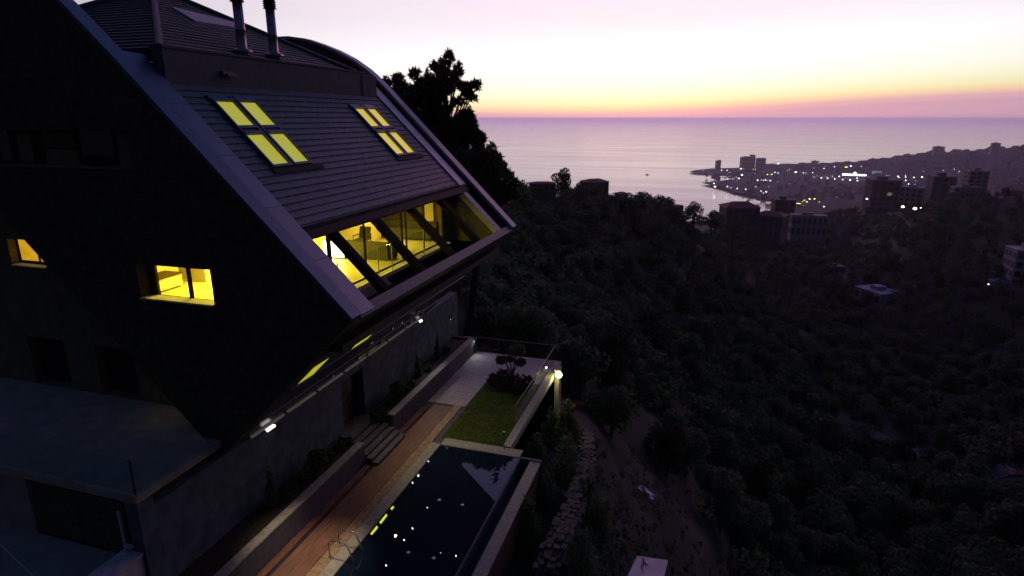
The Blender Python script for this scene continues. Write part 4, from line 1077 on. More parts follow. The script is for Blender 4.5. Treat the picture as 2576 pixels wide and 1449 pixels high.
# topiary tree with its bed of shrubs
tp = thing('topiary_tree', 'cloud pruned topiary tree with dark ball tufts in the lawn bed', 'tree', (-9.8, 32.0, Z))
b0 = np.array([-9.8, 32.0, Z])
tips = [onY(1262, 906, 32.0), onY(1301, 882, 32.0), onY(1309, 911, 32.3), onY(1281, 903, 32.5)]
mb = MB().tube([b0, b0 + [.05, 0, .5], b0 + [.1, 0, .9]], [.11, .09, .07], 8)
for q in tips: mb.tube([b0 + [.02, 0, .35], (b0 + [0, 0, .8]) * .5 + q * .5, q], [.06, .045, .03], 6)
mb.build('trunk', 'bark', tp)
for q, r in zip(tips, (.36, .52, .34, .26)): leafy('tuft', [(q[0], q[1], q[2], r, r, r * .62), (q[0] + r * .3, q[1], q[2] + r * .3, r * .5, r * .5, r * .35)], 420, .06, 'leafdark', tp)
for i, (dx, dy, w) in enumerate(((-.85, -.5, .5), (-.25, -1.0, .55), (.45, -.9, .5), (1.0, -.3, .45), (.2, -.3, .6), (-.6, .2, .45), (.75, -1.4, .4))):
    o = thing('bed_shrub', 'dark reddish leafy shrub in the bed below the topiary tree', 'shrub', (-9.8 + dx, 31.9 + dy, Z), 'shrubs in the bed below the topiary tree', local=True)
    leafy('foliage', [(0, 0, .3, w, w, .32), (w * .4, 0, .5, w * .4, w * .4, .25), (-w * .4, .1, .45, w * .4, w * .4, .25)], 330, .06, 'flower', o)
    MB().tube([(0, 0, -.02), (0, 0, .3)], [.03, .015], 6).build('stem', 'bark', o)
sh = thing('garden_shower', 'slim dark garden shower post at the corner between pool and lawn', 'shower', (-7.9, 24.5, Z))
MB().tube([(-7.9, 24.5, Z + .02), (-7.9, 24.5, Z + .95)], .022, 8).build('post', 'darkmetal', sh); MB().lathe([(.07, 0), (.07, .03), (.03, .05)], (-7.9, 24.5, Z + .95), 12).build('head', 'metal', sh); MB().box(-8.0, -7.8, 24.4, 24.6, Z + .02, Z + .03).build('foot_plate', 'metal', sh)

def hit(u, v, dz=0.0):
    d = ray(u, v); d = d / math.hypot(d[0], d[1]); r = np.exp(np.linspace(math.log(14), math.log(2600), 900)); P = np.outer(r, d)
    hgt = height(P[:, 0], P[:, 1]); k = np.argmax(P[:, 2] < hgt + dz)
    if P[k, 2] < hgt[k] + dz and P[k, 2] > SEA + 6: return P[k]
    p = onZ(u, v, SEA + 4.5) if d[2] < 0 else P[-1]
    return p


# slope below the pool: conifers, dry stone wall, hut, tarp
def conifer(p, h, w, label, m, n=700, group=None):
    o = thing('conifer', label, 'tree', p, group, local=True)
    lob = []
    for k in range(9):
        t = k / 8; lob.append((random.uniform(-.08, .08) * w, random.uniform(-.08, .08) * w, h * (.12 + .85 * t), w * .5 * (1 - t) ** .8 + .05, w * .5 * (1 - t) ** .8 + .05, h * .07))
    leafy('foliage', lob, n, .12 if h > 2 else .08, m, o, 2.4, .5, .3); MB().tube([(0, 0, -.6), (0, 0, h * .9)], [.05 * w, .012], 6).build('trunk', 'bark', o); return o
q = onZ(1430, 1062, -16.9); conifer((q[0], q[1], -18.1), 2.75, 1.5, 'young conifer below the garden lamp, its tip lit green', 'leaflit', 1100)
for i, (u, v, zt) in enumerate(((1350, 1135, -16.2), (1385, 1080, -16.6), (1420, 1160, -17.2), (1372, 1230, -16.8), (1330, 1330, -16.4), (1500, 1320, -19.5), (1478, 1240, -19.2), (1460, 1420, -19.0))):
    q = hit(u, v + 45); conifer((q[0], q[1], q[2] - .1), 2.2 + .35 * (i % 3), 1.5, ['dark conifer beside the far corner of the pool', 'dark conifer between the young lit one and the pool', 'dark conifer just above the dry stone wall', 'dark conifer beside the middle of the pool wall', 'dark conifer beside the near part of the pool wall', 'dark conifer on the slope right of the dry stone wall', 'dark conifer touching the right side of the dry stone wall', 'dark conifer low on the slope at the bottom edge'][i], 'leafdark', 800, 'conifers on the slope below the pool')
sw = thing('dry_stone_wall', 'rough dry stone wall winding down the slope below the pool', 'stone wall', onZ(1450, 1250, -19))
mb = MB()
path = [(1470, 1108, -18.0), (1478, 1150, -18.1), (1470, 1210, -18.3), (1452, 1270, -18.6), (1435, 1320, -18.8), (1412, 1372, -19.0), (1390, 1420, -19.2), (1370, 1475, -19.4)]
PT = [hit(u, v) + np.array([0, 0, .75]) for u, v, z in path]
for a, b in zip(PT[:-1], PT[1:]):
    n = max(2, int(np.linalg.norm(b - a) / .24))
    for k in range(n):
        c = a + (b - a) * (k / n)
        for lay in range(7):
            for dx in (-.34, -.12, .11, .33):
                s_ = np.array([random.uniform(.07, .17), random.uniform(.09, .2), random.uniform(.05, .11)])
                cc_ = c + [dx + random.uniform(-.08, .08), random.uniform(-.12, .12), -lay * .16 + random.uniform(-.10, .10) - abs(dx) * .5]
                pts = [(cc_ + s_ * np.array(t) * random.uniform(.75, 1.1)) for t in ((-1, -1, -1), (1, -1, -1), (1, 1, -1), (-1, 1, -1), (-1, -1, 1), (1, -1, 1), (1, 1, 1), (-1, 1, 1))]
                mb.hexa(pts)
mb.build('stones', 'stone', sw)
# pale flat top of a hut
hz_ = -17.0
hc_ = [onZ(u, v, hz_) for u, v in ((1603, 1398), (1680, 1409), (1664, 1478), (1570, 1468))]
hut = thing('concrete_hut', 'small concrete hut with a flat top coloured as if by pink sky light at the bottom edge', 'hut', (*np.mean(hc_, axis=0)[:2], hz_ - 2.5))
MB().prism([p - [0, 0, .12] for p in hc_], (0, 0, .12)).build('flat_roof', 'concrete', hut)
ctr = np.mean(hc_, axis=0); MB().prism([ctr + (p - ctr) * .93 - [0, 0, .121] for p in hc_], (0, 0, -6)).build('wall', 'planter', hut)
mb = MB(); e0 = hc_[0] * .8 + hc_[1] * .2; mb.tube([e0 + [0, -.1, .02], e0 + [.05, -.35, .03], e0 + [-.02, -.6, .02], e0 + [.08, -.9, .02]], [.03, .025, .02, .01], 5); mb.tube([e0 + [.05, -.35, .03], e0 + [.2, -.45, .02]], .02, 5)
tag(mb.build('twig', 'bark'), 'bare dark twig lying on the pale hut top', 'twig')


tp_ = hit(1625, 1246); mb = MB()
g_ = [[tp_ + np.array([(i - 2) * .32 + (j - 1) * .15, -(i - 2) * .28 + (j - 1) * .35, .25 + .07 * math.sin(i * 2 + j * 3)]) for j in range(3)] for i in range(5)]
for i in range(4):
    for j in range(2): mb.prism([g_[i][j], g_[i + 1][j], g_[i + 1][j + 1], g_[i][j + 1]], (0, 0, -.03))
tag(mb.build('tarpaulin', 'tarp'), 'crumpled bluish tarpaulin sheet lying on the dark slope', 'tarpaulin')

# ------------------------------------------------------------------ trees
def T8(x, y): return ((1000 + x * .345) / 1.118, (100 + y * .345) / 1.118)      # photo detail -> photo


def pine_from(name, label, lobes, y0, base, n, m, size, elong, up):
    o = thing(name, label, 'tree', base)
    L = []
    for (x, y, rx, ry) in lobes:
        Y = y0 + random.uniform(-1.6, 1.6); c = onY(*T8(x, y), Y); k = .345 / 1.118 / F * np.linalg.norm(c)
        q = .86 if rx < 62 else .95
        L.append((c[0], c[1], c[2], rx * k * q, min(rx, 110) * k * q, ry * k * q))
        for _ in range(4):
            t = random.uniform(0, 6.28); f = random.uniform(.22, .42)
            L.append((c[0] + math.cos(t) * rx * k * .95, c[1] + random.uniform(-.5, .5) * rx * k, c[2] + math.sin(t) * ry * k * .95, rx * k * f * .8, rx * k * f, ry * k * f * 1.1))
    leafy('crown', L, n, size, m, o, elong, .35, up)
    mb = MB(); b = np.array(base, float); top = np.array(L[0][:3])
    mb.tube([b - [0, 0, 1.5], b * .7 + top * .3 + [.3, 0, 0], b * .35 + top * .65, top], [.42, .34, .22, .04], 8)
    for l in L[5::5]:
        q = np.array(l[:3]); t = max(.15, min(.85, (q[2] - b[2]) / (top[2] - b[2]) - .18)); s_ = b * (1 - t) + top * t
        mb.tube([s_, s_ * .45 + q * .55 + [0, 0, -.15], q], [.11, .07, .025], 5)
    mb.build('trunk', 'bark', o)
    return o


pine_from('pine_tree', 'tall ragged pine tree rising behind the house against the sunset',
          [(755, 185, 36, 60), (700, 235, 34, 50), (645, 255, 30, 34), (715, 300, 50, 60), (840, 285, 34, 55), (805, 335, 42, 40), (478, 315, 34, 50), (350, 355, 50, 44), (250, 392, 42, 38), (595, 352, 38, 44), (545, 375, 26, 40), (560, 440, 85, 60), (690, 420, 100, 80),
           (880, 420, 55, 42), (965, 400, 38, 34), (1003, 395, 22, 32), (940, 495, 34, 40), (900, 470, 40, 30), (855, 535, 36, 34), (800, 545, 28, 24), (775, 595, 26, 26), (390, 480, 120, 90), (540, 560, 150, 130), (690, 560, 70, 90), (650, 680, 130, 110), (900, 665, 55, 50), (935, 640, 22, 40),
           (850, 710, 80, 60), (960, 715, 30, 36), (760, 800, 160, 120), (930, 790, 70, 70), (1000, 830, 60, 60), (1035, 850, 30, 40), (600, 800, 150, 160), (880, 880, 60, 50), (990, 900, 50, 34)], 39.0, onY(1085, 640, 39.5) * [1, 1, 0] + [0, 0, -17], 42000, 'leafpine', .12, 2.4, .4)
pine_from('broadleaf_tree', 'bushy dark tree with upright shoots right of the tall pine',
          [(1120, 930, 20, 45), (860, 980, 130, 80), (1000, 1000, 110, 70), (1085, 960, 40, 50), (1150, 985, 26, 50), (1175, 1030, 24, 40), (1110, 1060, 90, 90), (1215, 1090, 30, 40), (1250, 1130, 30, 36), (1165, 1150, 90, 80), (1000, 1170, 150, 120), (860, 1150, 120, 120), (1280, 1190, 30, 30), (1200, 1260, 130, 90), (1050, 1320, 160, 110), (1320, 1215, 26, 24)], 43.0, onY(1150, 640, 43.5) * [1, 1, 0] + [0, 0, -19], 9000, 'leafdark', .20, 2.2, .6)

# kinds of wood trees, copied over the slopes
KINDS = []
for i, (h, w, m, n) in enumerate(((7.5, 6.0, 'leafdark', 900), (6.0, 5.4, 'leafmid', 820), (9.0, 5.0, 'leafpine', 1000), (5.0, 5.8, 'leafdark', 800), (7.0, 4.4, 'leafmid', 760))):
    o = thing('wood_tree', 'x', 'tree', (0, 0, 0), 'trees on the wooded valley slopes', local=True)
    lob = blob_lobes(h, w, 14, 40 + i, .36)
    leafy('crown', lob, n * 3, .14, m, o, 1.5, .6, .2); trunk('trunk', h, w, lob, o)
    KINDS.append(o)
used = [False] * len(KINDS)


def plant(p, kind, s_, label, rz=None):
    rz = random.uniform(0, 6.28) if rz is None else rz
    if not used[kind]:
        used[kind] = True; o = KINDS[kind]; o.location = tuple(map(float, p)); o.rotation_euler = (0, 0, rz); o.scale = (s_, s_, s_); o['label'] = label; return o
    return dup(KINDS[kind], p, rz, label, s_)


# trees that stand out on the skyline of the spur
SKY = [(1415, 470, 422, 205, 2, 'upright tree with spiky shoots on the spur skyline left of the red roofed house'),
       (1612, 530, 476, 230, 3, 'broad round tree on the spur skyline right of the pale gabled house'),
       (1745, 545, 500, 270, 0, 'dark domed tree on the spur skyline above the bay'), (1790, 575, 525, 275, 3, 'dark rounded tree lower right of the domed skyline tree'),
       (1310, 480, 455, 170, 1, 'low dark tree at the left end of the spur skyline'), (1352, 482, 462, 185, 3, 'low flat tree beside the long roof on the skyline'),
       (1468, 490, 470, 205, 0, 'dark tree in front of the red roofed house on the skyline'), (1575, 505, 484, 225, 1, 'small tree just right of the pale gabled house'),
       (1690, 545, 515, 255, 1, 'small tree in the dip between the two round skyline trees'), (1845, 600, 548, 300, 0, 'dark tree at the right end of the spur in front of the red roofs')]
for (u, vb, vt, r, k, lab) in SKY:
    p = atr(u, vb, r); g = h1(p[0], p[1]); p[2] = min(p[2], g) if g < p[2] else p[2]
    top = atr(u, vt, r)[2]; hh = (9.0, 7.0, 10.0, 6.3, 8.0)[k] * .93; s_ = max(.5, (top - p[2]) / hh); s_ = min(s_, 1.7); p[2] = top - hh * s_
    plant(p, k, s_, lab)
cnt = 0; tries = 0; taken = []
while cnt < 230 and tries < 6000:
    tries += 1
    u = random.uniform(1150, 2560); v = random.uniform(470, 1440) ** 1.0
    p = hit(u, v)
    r = math.hypot(p[0], p[1])
    if r < 34 or r > 420 or (p[0] < 1 and p[1] < 44 and r < 46): continue
    d_ = 4.0
    if any((p[0] - q[0]) ** 2 + (p[1] - q[1]) ** 2 < d_ * d_ for q in taken): continue
    # leave the bare bank right of the stone wall open
    az = math.degrees(math.atan2(p[0] * RT[0] + p[1] * RT[1], p[0] * FH[0] + p[1] * FH[1]))
    if r < 75 and az > 3 and v > 1130 - (az - 3) * 0 and az < 3 + (v - 1000) * .055: continue
    taken.append(p); cnt += 1
    plant(p - [0, 0, .5], random.randrange(5), random.uniform(.65, 1.15), 'dark tree crown among the many alike on the wooded valley slope')
# the rest of the wood reads as one mass
crowns = []
for k in range(6):
    lob = blob_lobes(7.0, 7.0, 11, 80 + k, .3); C, d = crown_pts(lob, 620, .62); a = rdir(620) * .7 + d; a = np.cross(d, rdir(620)) + rdir(620) * .35; a /= np.linalg.norm(a, axis=1, keepdims=True); b = np.cross(a, d + rdir(620) * .3); b /= np.linalg.norm(b, axis=1, keepdims=True)
    s_ = .22 * rng.uniform(.6, 1.5, 620)[:, None]; crowns.append((C, a * s_, b * s_))
rr_ = 38 + 660 * rng.random(30000) ** 1.35; aa_ = np.radians(rng.uniform(-4, 47, 30000)); keep = []
X_ = rr_ * (np.cos(aa_) * FH[0] + np.sin(aa_) * RT[0]); Y_ = rr_ * (np.cos(aa_) * FH[1] + np.sin(aa_) * RT[1]); Z_ = height(X_, Y_)
cell = set(); CC = []; AA = []; BB = []
ROADS = [hit(u, v) for u, v in ((2170, 1085), (2220, 1110), (2270, 1128), (2320, 1150), (2365, 1185), (2420, 1200), (2470, 1205), (2530, 1190), (2600, 1190))]
rp = np.array(ROADS)[:, :2]
for i in range(30000):
    r = rr_[i]; az = math.degrees(aa_[i])
    if r < 78 and 3 < az < 34 - (r - 30) * .35: continue
    if X_[i] < 1 and Y_[i] < 46: continue
    if np.min(np.hypot(rp[:, 0] - X_[i], rp[:, 1] - Y_[i])) < 7: continue
    cs = 4.1 + r * .004; key = (int(X_[i] / cs), int(Y_[i] / cs))
    if key in cell: continue
    cell.add(key); k = i % 6; s_ = random.uniform(.55, 1.15) * (1 if r > 90 else .8); c, a, b = crowns[k]; t = random.uniform(0, 6.28); Rm = np.array([[math.cos(t), -math.sin(t), 0], [math.sin(t), math.cos(t), 0], [0, 0, 1]]).T * s_
    CC.append(c @ Rm + [X_[i], Y_[i], Z_[i] - 1.2]); AA.append(a @ Rm); BB.append(b @ Rm)
    if len(CC) >= 3000: break
wd = quads('woodland', np.concatenate(CC), np.concatenate(AA), np.concatenate(BB), 'leafdark'); wd['kind'] = 'stuff'
# scrub on the bare bank
C = []
for i in range(900):
    if i < 560: u = random.uniform(1480, 2080); v = random.uniform(1120, 1449)
    else: u = random.uniform(1310, 1500); v = random.uniform(1090, 1449)
    p = hit(u, v); w = random.uniform(.12, .5)
    if p[0] < -5.9: continue
    d = rdir(60); C.append(p + d * [w, w, w * .6] + [0, 0, w * .2])
C = np.concatenate(C); n = len(C); a = rdir(n); b = np.cross(a, rdir(n)); s_ = rng.uniform(.03, .075, n)[:, None]
sc_ = quads('scrub', C, a * s_, b * s_, 'leafdark'); sc_['kind'] = 'stuff'
# valley road
mb = MB()
for a, b in zip(ROADS[:-1], ROADS[1:]):
    d = (b - a); d[2] = 0; d /= np.linalg.norm(d); nn = np.array([-d[1], d[0], 0]) * 2.3
    mb.prism([a - nn + [0, 0, .9], a + nn + [0, 0, .9], b + nn + [0, 0, .9], b - nn + [0, 0, .9]], (0, 0, -2.5))
M['road'] = mat('pale_road', (.06, .055, .075), .85, noise=.2, nscale=.6)
struct(mb.build('road', 'road'))

# ------------------------------------------------------------------ buildings of the valley and the coast
def building(name, label, u0, u1, vt, vb, r, floors, bays, m, roof=None, rz=.35, depth=.7, cat='building', lit=(), group=None, balc=False, floor_z=None):
    b = atr((u0 + u1) / 2, vb, r) if r else hit((u0 + u1) / 2, vb)
    rr0 = math.hypot(b[0], b[1]); t = atr((u0 + u1) / 2, vt, rr0); H = t[2] - b[2]; dist = np.linalg.norm(b)
    Wd = (u1 - u0) / F * (b @ FW) / (abs(math.cos(rz)) + depth * abs(math.sin(rz))); D = Wd * depth
    ang = math.atan2(b[1], b[0]) - math.pi / 2 + rz
    o = thing(name, label, cat, b, group, ang, local=True)
    under = max(3.0, H * .3)
    hb = H
    if roof: hb = H * .84
    hw, hd = Wd / 2, D / 2
    wl = MB().box(-hw, hw, -hd, hd, -under, hb).build('wall', m, o)
    if roof:
        mb = MB(); e = .05 * Wd
        ax = hw * .45
        mb.add([(-hw - e, -hd - e, hb), (hw + e, -hd - e, hb), (hw + e, hd + e, hb), (-hw - e, hd + e, hb), (-ax, 0, H), (ax, 0, H)], [(0, 1, 5, 4), (1, 2, 5), (2, 3, 4, 5), (3, 0, 4), (3, 2, 1, 0)])
        mb.build('roof', roof, o)
    else:
        MB().box(-hw - .01 * Wd, hw + .01 * Wd, -hd - .01 * Wd, hd + .01 * Wd, hb + .001, hb + .03 * H).build('roof', m, o)
        MB().box(-hw * .4, hw * .2, -hd * .3, hd * .5, hb + .031 * H, hb + .13 * H).build('stair_head', m, o)
    fh = hb / floors
    if floors and bays:
        bw = Wd / bays
        for side in (0, 1):
            nb = bays if side == 0 else max(1, int(round(bays * depth)))
            ww = (Wd if side == 0 else D) / nb
            for i in range(floors):
                for j in range(nb):
                    c = -(Wd if side == 0 else D) / 2 + (j + .5) * ww
                    mb = MB(); a0, a1 = c - ww * .30, c + ww * .30; z0, z1 = i * fh + fh * .22, i * fh + fh * .80; ep = .012 * Wd
                    if side == 0: mb.box(a0, a1, -hd - ep, -hd + ep, z0, z1)
                    else: mb.box((-hw if rz < 0 else -hw) - ep, -hw + ep, a0, a1, z0, z1)
                    mb.build('window', 'lampdimw' if (i, j) in lit and side == 0 else 'winfar', o)
    if balc:
        for i in range(1, floors):
            MB().box(-hw * .96, hw * .96, -hd - .09 * Wd, -hd - .0121 * Wd, i * fh - fh * .06, i * fh + fh * .05).build('balcony', m, o)
    return o


M['lampdimw'] = lamp_mat('lit_window', (1.0, .8, .6), .12)
building('red_roof_house', 'house with a red hip roof alone on the spur skyline', 1458, 1530, 449, 492, 222, 1, 3, 'blk2', 'redroof', .5, .8, 'house')
building('long_house', 'low house with a long dull red roof at the left of the spur skyline', 1330, 1398, 456, 480, 190, 1, 4, 'blk2', 'redroof', .15, .5, 'house')
building('gabled_house', 'small pale gabled house between two trees on the skyline', 1545, 1578, 482, 502, 240, 1, 2, 'blk', 'blk', .6, .8, 'house')
building('far_cottage', 'low red roofed cottage left of the domed skyline tree', 1670, 1718, 514, 532, 290, 1, 3, 'blk2', 'redroof', .2, .6, 'house')
building('apartment_house', 'broad red roofed apartment house beside the bay inlet', 1806, 1902, 506, 585, 430, 4, 5, 'blk2', 'redroof', .35, .7, 'apartments')
building('apartment_house', 'red roofed apartment house just right of the bay inlet, lower than its neighbours', 1895, 1975, 530, 590, 440, 3, 4, 'blk2', 'redroof', -.3, .7, 'apartments')
building('apartment_house', 'dark flat block standing behind the red roofs at the inlet', 1934, 1990, 503, 580, 540, 5, 3, 'blk2', None, .3, .8, 'apartments')
building('long_block', 'long low pale block right of the red roofs', 1985, 2072, 541, 592, 500, 2, 7, 'blk', None, .2, .4, 'building')
building('apartment_block', 'tall apartment block with dark balconies above a bright street lamp', 2172, 2250, 453, 530, 800, 6, 4, 'blk2', None, .4, .7, 'apartments', ((3, 2),), balc=True)
building('apartment_block', 'lower pale apartment block between two darker ones', 2262, 2322, 471, 520, 720, 4, 4, 'blk', None, -.3, .7, 'apartments', balc=True)
building('apartment_block', 'dark slab block right of the pale lower block', 2326, 2388, 444, 520, 690, 6, 3, 'blk2', None, .35, .8, 'apartments')
building('apartment_block', 'tall upper tower of the stepped pale block near the right hill', 2420, 2470, 430, 500, 640, 7, 3, 'blk', None, .4, .7, 'apartments', balc=True)
building('apartment_block', 'wide lower wing in front of the stepped pale tower', 2388, 2455, 470, 520, 610, 4, 5, 'blk', None, .4, .5, 'apartments', balc=True)
building('valley_house', 'pale flat roofed house deep in the dark valley', 2145, 2248, 728, 806, 330, 3, 4, 'blkblue', None, -.75, .8, 'house')
building('valley_house', 'small pale house among the valley trees, up left of the flat roofed one', 2068, 2118, 668, 712, 400, 2, 3, 'blk2', None, .5, .8, 'house')
building('valley_house', 'faint grey house below the two bright street lamps', 2268, 2345, 545, 595, 560, 2, 4, 'blk2', None, .3, .6, 'house')
building('hillside_block', 'pale apartment block cut by the right edge of the photo', 2518, 2620, 626, 740, 340, 5, 4, 'blkblue', None, .45, .7, 'apartments', ((1, 1),), balc=True)
building('shed', 'low bluish shed left of the block at the right edge', 2484, 2526, 706, 742, 335, 1, 2, 'blkblue', None, .2, .7, 'shed')
# coast
def tower(label, u0, u1, vt, vb, rz=.4, steps=()):
    b = onZ((u0 + u1) / 2, vb, SEA + 5); r = math.hypot(b[0], b[1]); H = atr((u0 + u1) / 2, vt, r)[2] - b[2]; Wd = (u1 - u0) / F * (b @ FW) / (math.cos(rz) + .6 * math.sin(rz))
    o = thing('tower_block', label, 'tower', b, 'tower blocks on the point', math.atan2(b[1], b[0]) - math.pi / 2 + rz, local=True)
    hw, hd = Wd / 2, Wd * .3
    MB().box(-hw, hw, -hd, hd, -3, H).build('wall', 'towers', o)
    for k, (x0, x1, h0) in enumerate(steps): MB().box(-hw + x0 * Wd, -hw + x1 * Wd, -hd * .8, hd * .8, H + .01, H * (1 + h0)).build('penthouse', 'towers', o)
    fl = int(H / 6)
    for i in range(fl): MB().box(-hw * .92, hw * .92, -hd - .5, -hd + .1, i * H / fl + H / fl * .3, i * H / fl + H / fl * .75).build('window_band', 'winD', o)
tower('slim tower block alone near the tip of the point', 1798, 1812, 404, 429, .4, ((.3, 1, .06),))
tower('widest tower block on the point, with a raised right end', 1860, 1896, 395, 430, .35, ((.2, .55, .05), (.72, 1, .17)))
tower('tower block with lit windows right of the widest one', 1899, 1923, 398, 431, .4, ((.1, .9, .03),))
for i, (u0, u1, vt, vb, lab) in enumerate(((1924, 1962, 413, 424, 'low dark building row right of the towers on the point'), (2008, 2030, 410, 422, 'square dark building on the shore skyline'), (2040, 2058, 405, 420, 'peaked dark building on the shore skyline'), (2085, 2130, 417, 425, 'low dark hall on the shore skyline'))):
    building('shore_building', lab, u0, u1, vt, vb, None, 2, 0, 'towers', None, .2, .5, 'building', group='buildings along the shore')
for i, (u0, u1, vt, vb, r, lab) in enumerate(((2346, 2372, 369, 386, 3150, 'square villa on the far hill skyline'), (2492, 2512, 360, 378, 2950, 'tall house on the far hill skyline'), (2252, 2268, 392, 402, 3200, 'small house on the left slope of the far hill skyline'), (2395, 2415, 376, 386, 3050, 'low house between the two taller ones on the far hill'))):
    building('hill_house', lab, u0, u1, vt, vb, r, 2, 0, 'towers', None, .3, .7, 'house', group='houses on the far hill skyline')
cl = thing('lit_hall', 'long low hall with a dazzling white floodlit front across the bay', 'hall', onZ(2148, 443, SEA + 5))
p0 = onZ(2118, 443, SEA + 5); p1 = onZ(2179, 445, SEA + 5); up = np.array([0, 0, 1.0])
hgt_ = 10.0; bk = p1 - p0; bk = np.array([-bk[1], bk[0], 0]); bk /= np.linalg.norm(bk)
MB().prism([p0, p1, p1 + bk * 30, p0 + bk * 30], (0, 0, hgt_ + 3)).build('wall', 'towers', cl)
mb = MB().prism([p0 - bk * .5 + up * 3, p1 - bk * .5 + up * 3, p1 - bk * .5 + up * hgt_, p0 - bk * .5 + up * (hgt_ + 2)], -bk * .4)
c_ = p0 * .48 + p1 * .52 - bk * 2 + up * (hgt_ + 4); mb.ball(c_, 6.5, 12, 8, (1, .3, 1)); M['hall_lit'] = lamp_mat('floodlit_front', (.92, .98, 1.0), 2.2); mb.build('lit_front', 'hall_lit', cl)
gc = thing('glass_hall', 'teal lit glass box right of the floodlit hall', 'hall', onZ(2205, 443, SEA + 5))
q0 = onZ(2193, 443, SEA + 5); q1 = onZ(2217, 444, SEA + 5); M['teal'] = lamp_mat('teal_glass', (.25, .50, .56), .32); M['teal2'] = lamp_mat('teal_glass_bright', (.45, .85, .95), .8)
MB().prism([q0, q1, q1 + bk * 20, q0 + bk * 20], (0, 0, 21)).build('glass_wall', 'teal', gc); qq = q0 * .35 + q1 * .65
MB().prism([qq - bk * .6 + up * 3, q1 - bk * .6 + up * 3, q1 - bk * .6 + up * 10, qq - bk * .6 + up * 10], -bk * .3).build('lit_panel', 'teal2', gc)
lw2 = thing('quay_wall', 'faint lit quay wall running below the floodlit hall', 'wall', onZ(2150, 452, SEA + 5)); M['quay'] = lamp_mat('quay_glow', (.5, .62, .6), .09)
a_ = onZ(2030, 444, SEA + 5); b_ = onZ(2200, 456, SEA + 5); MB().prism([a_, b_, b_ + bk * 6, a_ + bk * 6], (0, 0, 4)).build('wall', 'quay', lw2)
M['speck'] = mat('far_render', (.10, .095, .12), .9, noise=.2, nscale=.1)
proto = []
for k in range(4):
    w, d, h = ((16, 11, 12), (26, 12, 9), (11, 11, 17), (20, 15, 14))[k]
    o = MB().box(-w / 2, w / 2, -d / 2, d / 2, -6, h).box(-w * .3, w * .1, -d * .25, d * .3, h + .01, h + 2.6).build('coast_house', 'speck'); proto.append(o)
    tag(o, 'small grey building among the many in the town across the bay', 'building', 'small buildings across the bay')
nb = 0
for i in range(1600):
    if nb >= 270: break
    u = random.uniform(1770, 2576); v = random.uniform(372, 512)
    if 2095 < u < 2235 and 434 < v < 458: continue
    if v < np.interp(u, uu, vv) + 6 or (u < 2000 and v < 432): continue
    p = hit(u, v)
    if math.hypot(p[0], p[1]) < 1500: continue
    p = hill_hit(u, v)
    if abs(p[2] / np.linalg.norm(p[:2]) - ray(u, v)[2] / np.linalg.norm(ray(u, v)[:2])) > .004: continue
    if v > 452 and u < 1800 + (v - 452) * 2.2 or v > 505: continue
    p = np.array(p); p[2] -= 3; o = proto[nb] if nb < 4 else proto[nb % 4].copy()
    if nb >= 4: COL.objects.link(o)
    o.location = tuple(map(float, p)); o.rotation_euler = (0, 0, random.uniform(-.6, .6)); sc__ = random.uniform(.35, .95); o.scale = (sc__, sc__, sc__); nb += 1
# boat and its wake on the bay
bp_ = onZ(1628, 440, SEA); bt = thing('motor_boat', 'small dark motor boat crossing the pink bay', 'boat', bp_, None, .3, local=True)
MB().hexa([(-7, -2, -.3), (6, -1.6, -.3), (6, 1.6, -.3), (-7, 2, -.3), (-8, -2.6, 1.8), (9, -.4, 2.2), (9, .4, 2.2), (-8, 2.6, 1.8)]).build('hull', 'darkmetal', bt); MB().box(-4, 2, -1.6, 1.6, 1.8, 4.2).build('cabin', 'towers', bt)

# lamps
HEADS = {}
for nm, c, e in (('w', (1.0, .97, 1.0), 5.0), ('y', (1.0, .9, .10), 2.6), ('c', (.4, .95, 1.0), 2.2), ('b', (.75, .72, 1.0), 6.0), ('d', (.9, .85, 1.0), 1.1)): M['town_' + nm] = lamp_mat('town_lamp_' + nm, c, e)
def town_lamp(u, v, kind='w', px=1.2, wide=1.0, label=None, group='lamps of the coastal town', lift=5.0, near=None):
    px *= 1.05
    p = hit(u, v + 2); far = math.hypot(p[0], p[1]) > 1500
    if far: p = hill_hit(u, v + 1)
    if near: p = atr(u, v, near); far = False
    if not far:             # on the near slopes: the head stands clear of the trees on its own pole
        hd_ = atr(u, v, math.hypot(p[0], p[1]) * .95); g = h1(hd_[0], hd_[1])
        p = np.array([hd_[0], hd_[1], min(g, hd_[2] - 3)]); h = hd_[2] - p[2]; r = px * np.linalg.norm(hd_) / F
    else:
        dist = np.linalg.norm(p); r = px * dist / F; h = r * 1.1 + 3
    key = (kind, round(px, 1), wide, far)
    lab = label or {'w': 'small white lamp among the lights of the town across the bay', 'd': 'faint white lamp among the lights of the town across the bay', 'y': 'yellow lit row in the lights of the coastal town', 'c': 'cyan light in the coastal town', 'b': 'bluish lamp on the far slope'}[kind]
    if key in HEADS and far and not label:
        return dup(HEADS[key], p, 0, lab)
    o = thing('street_lamp', lab, 'street lamp', p, group, 0, local=True)
    MB().tube([(0, 0, -2), (0, 0, h)], [r * .1, r * .06], 5).build('post', 'darkmetal', o)
    MB().ball((0, 0, h), r, 8, 6, (wide, wide * .3 if wide > 1 else 1, .7)).build('lamp_head', 'town_' + kind, o, True)
    HEADS.setdefault(key, o)
    return o
def B7(x, y, off=1900): return ((off + x * .1941) / 1.118, (400 + y * .1941) / 1.118)
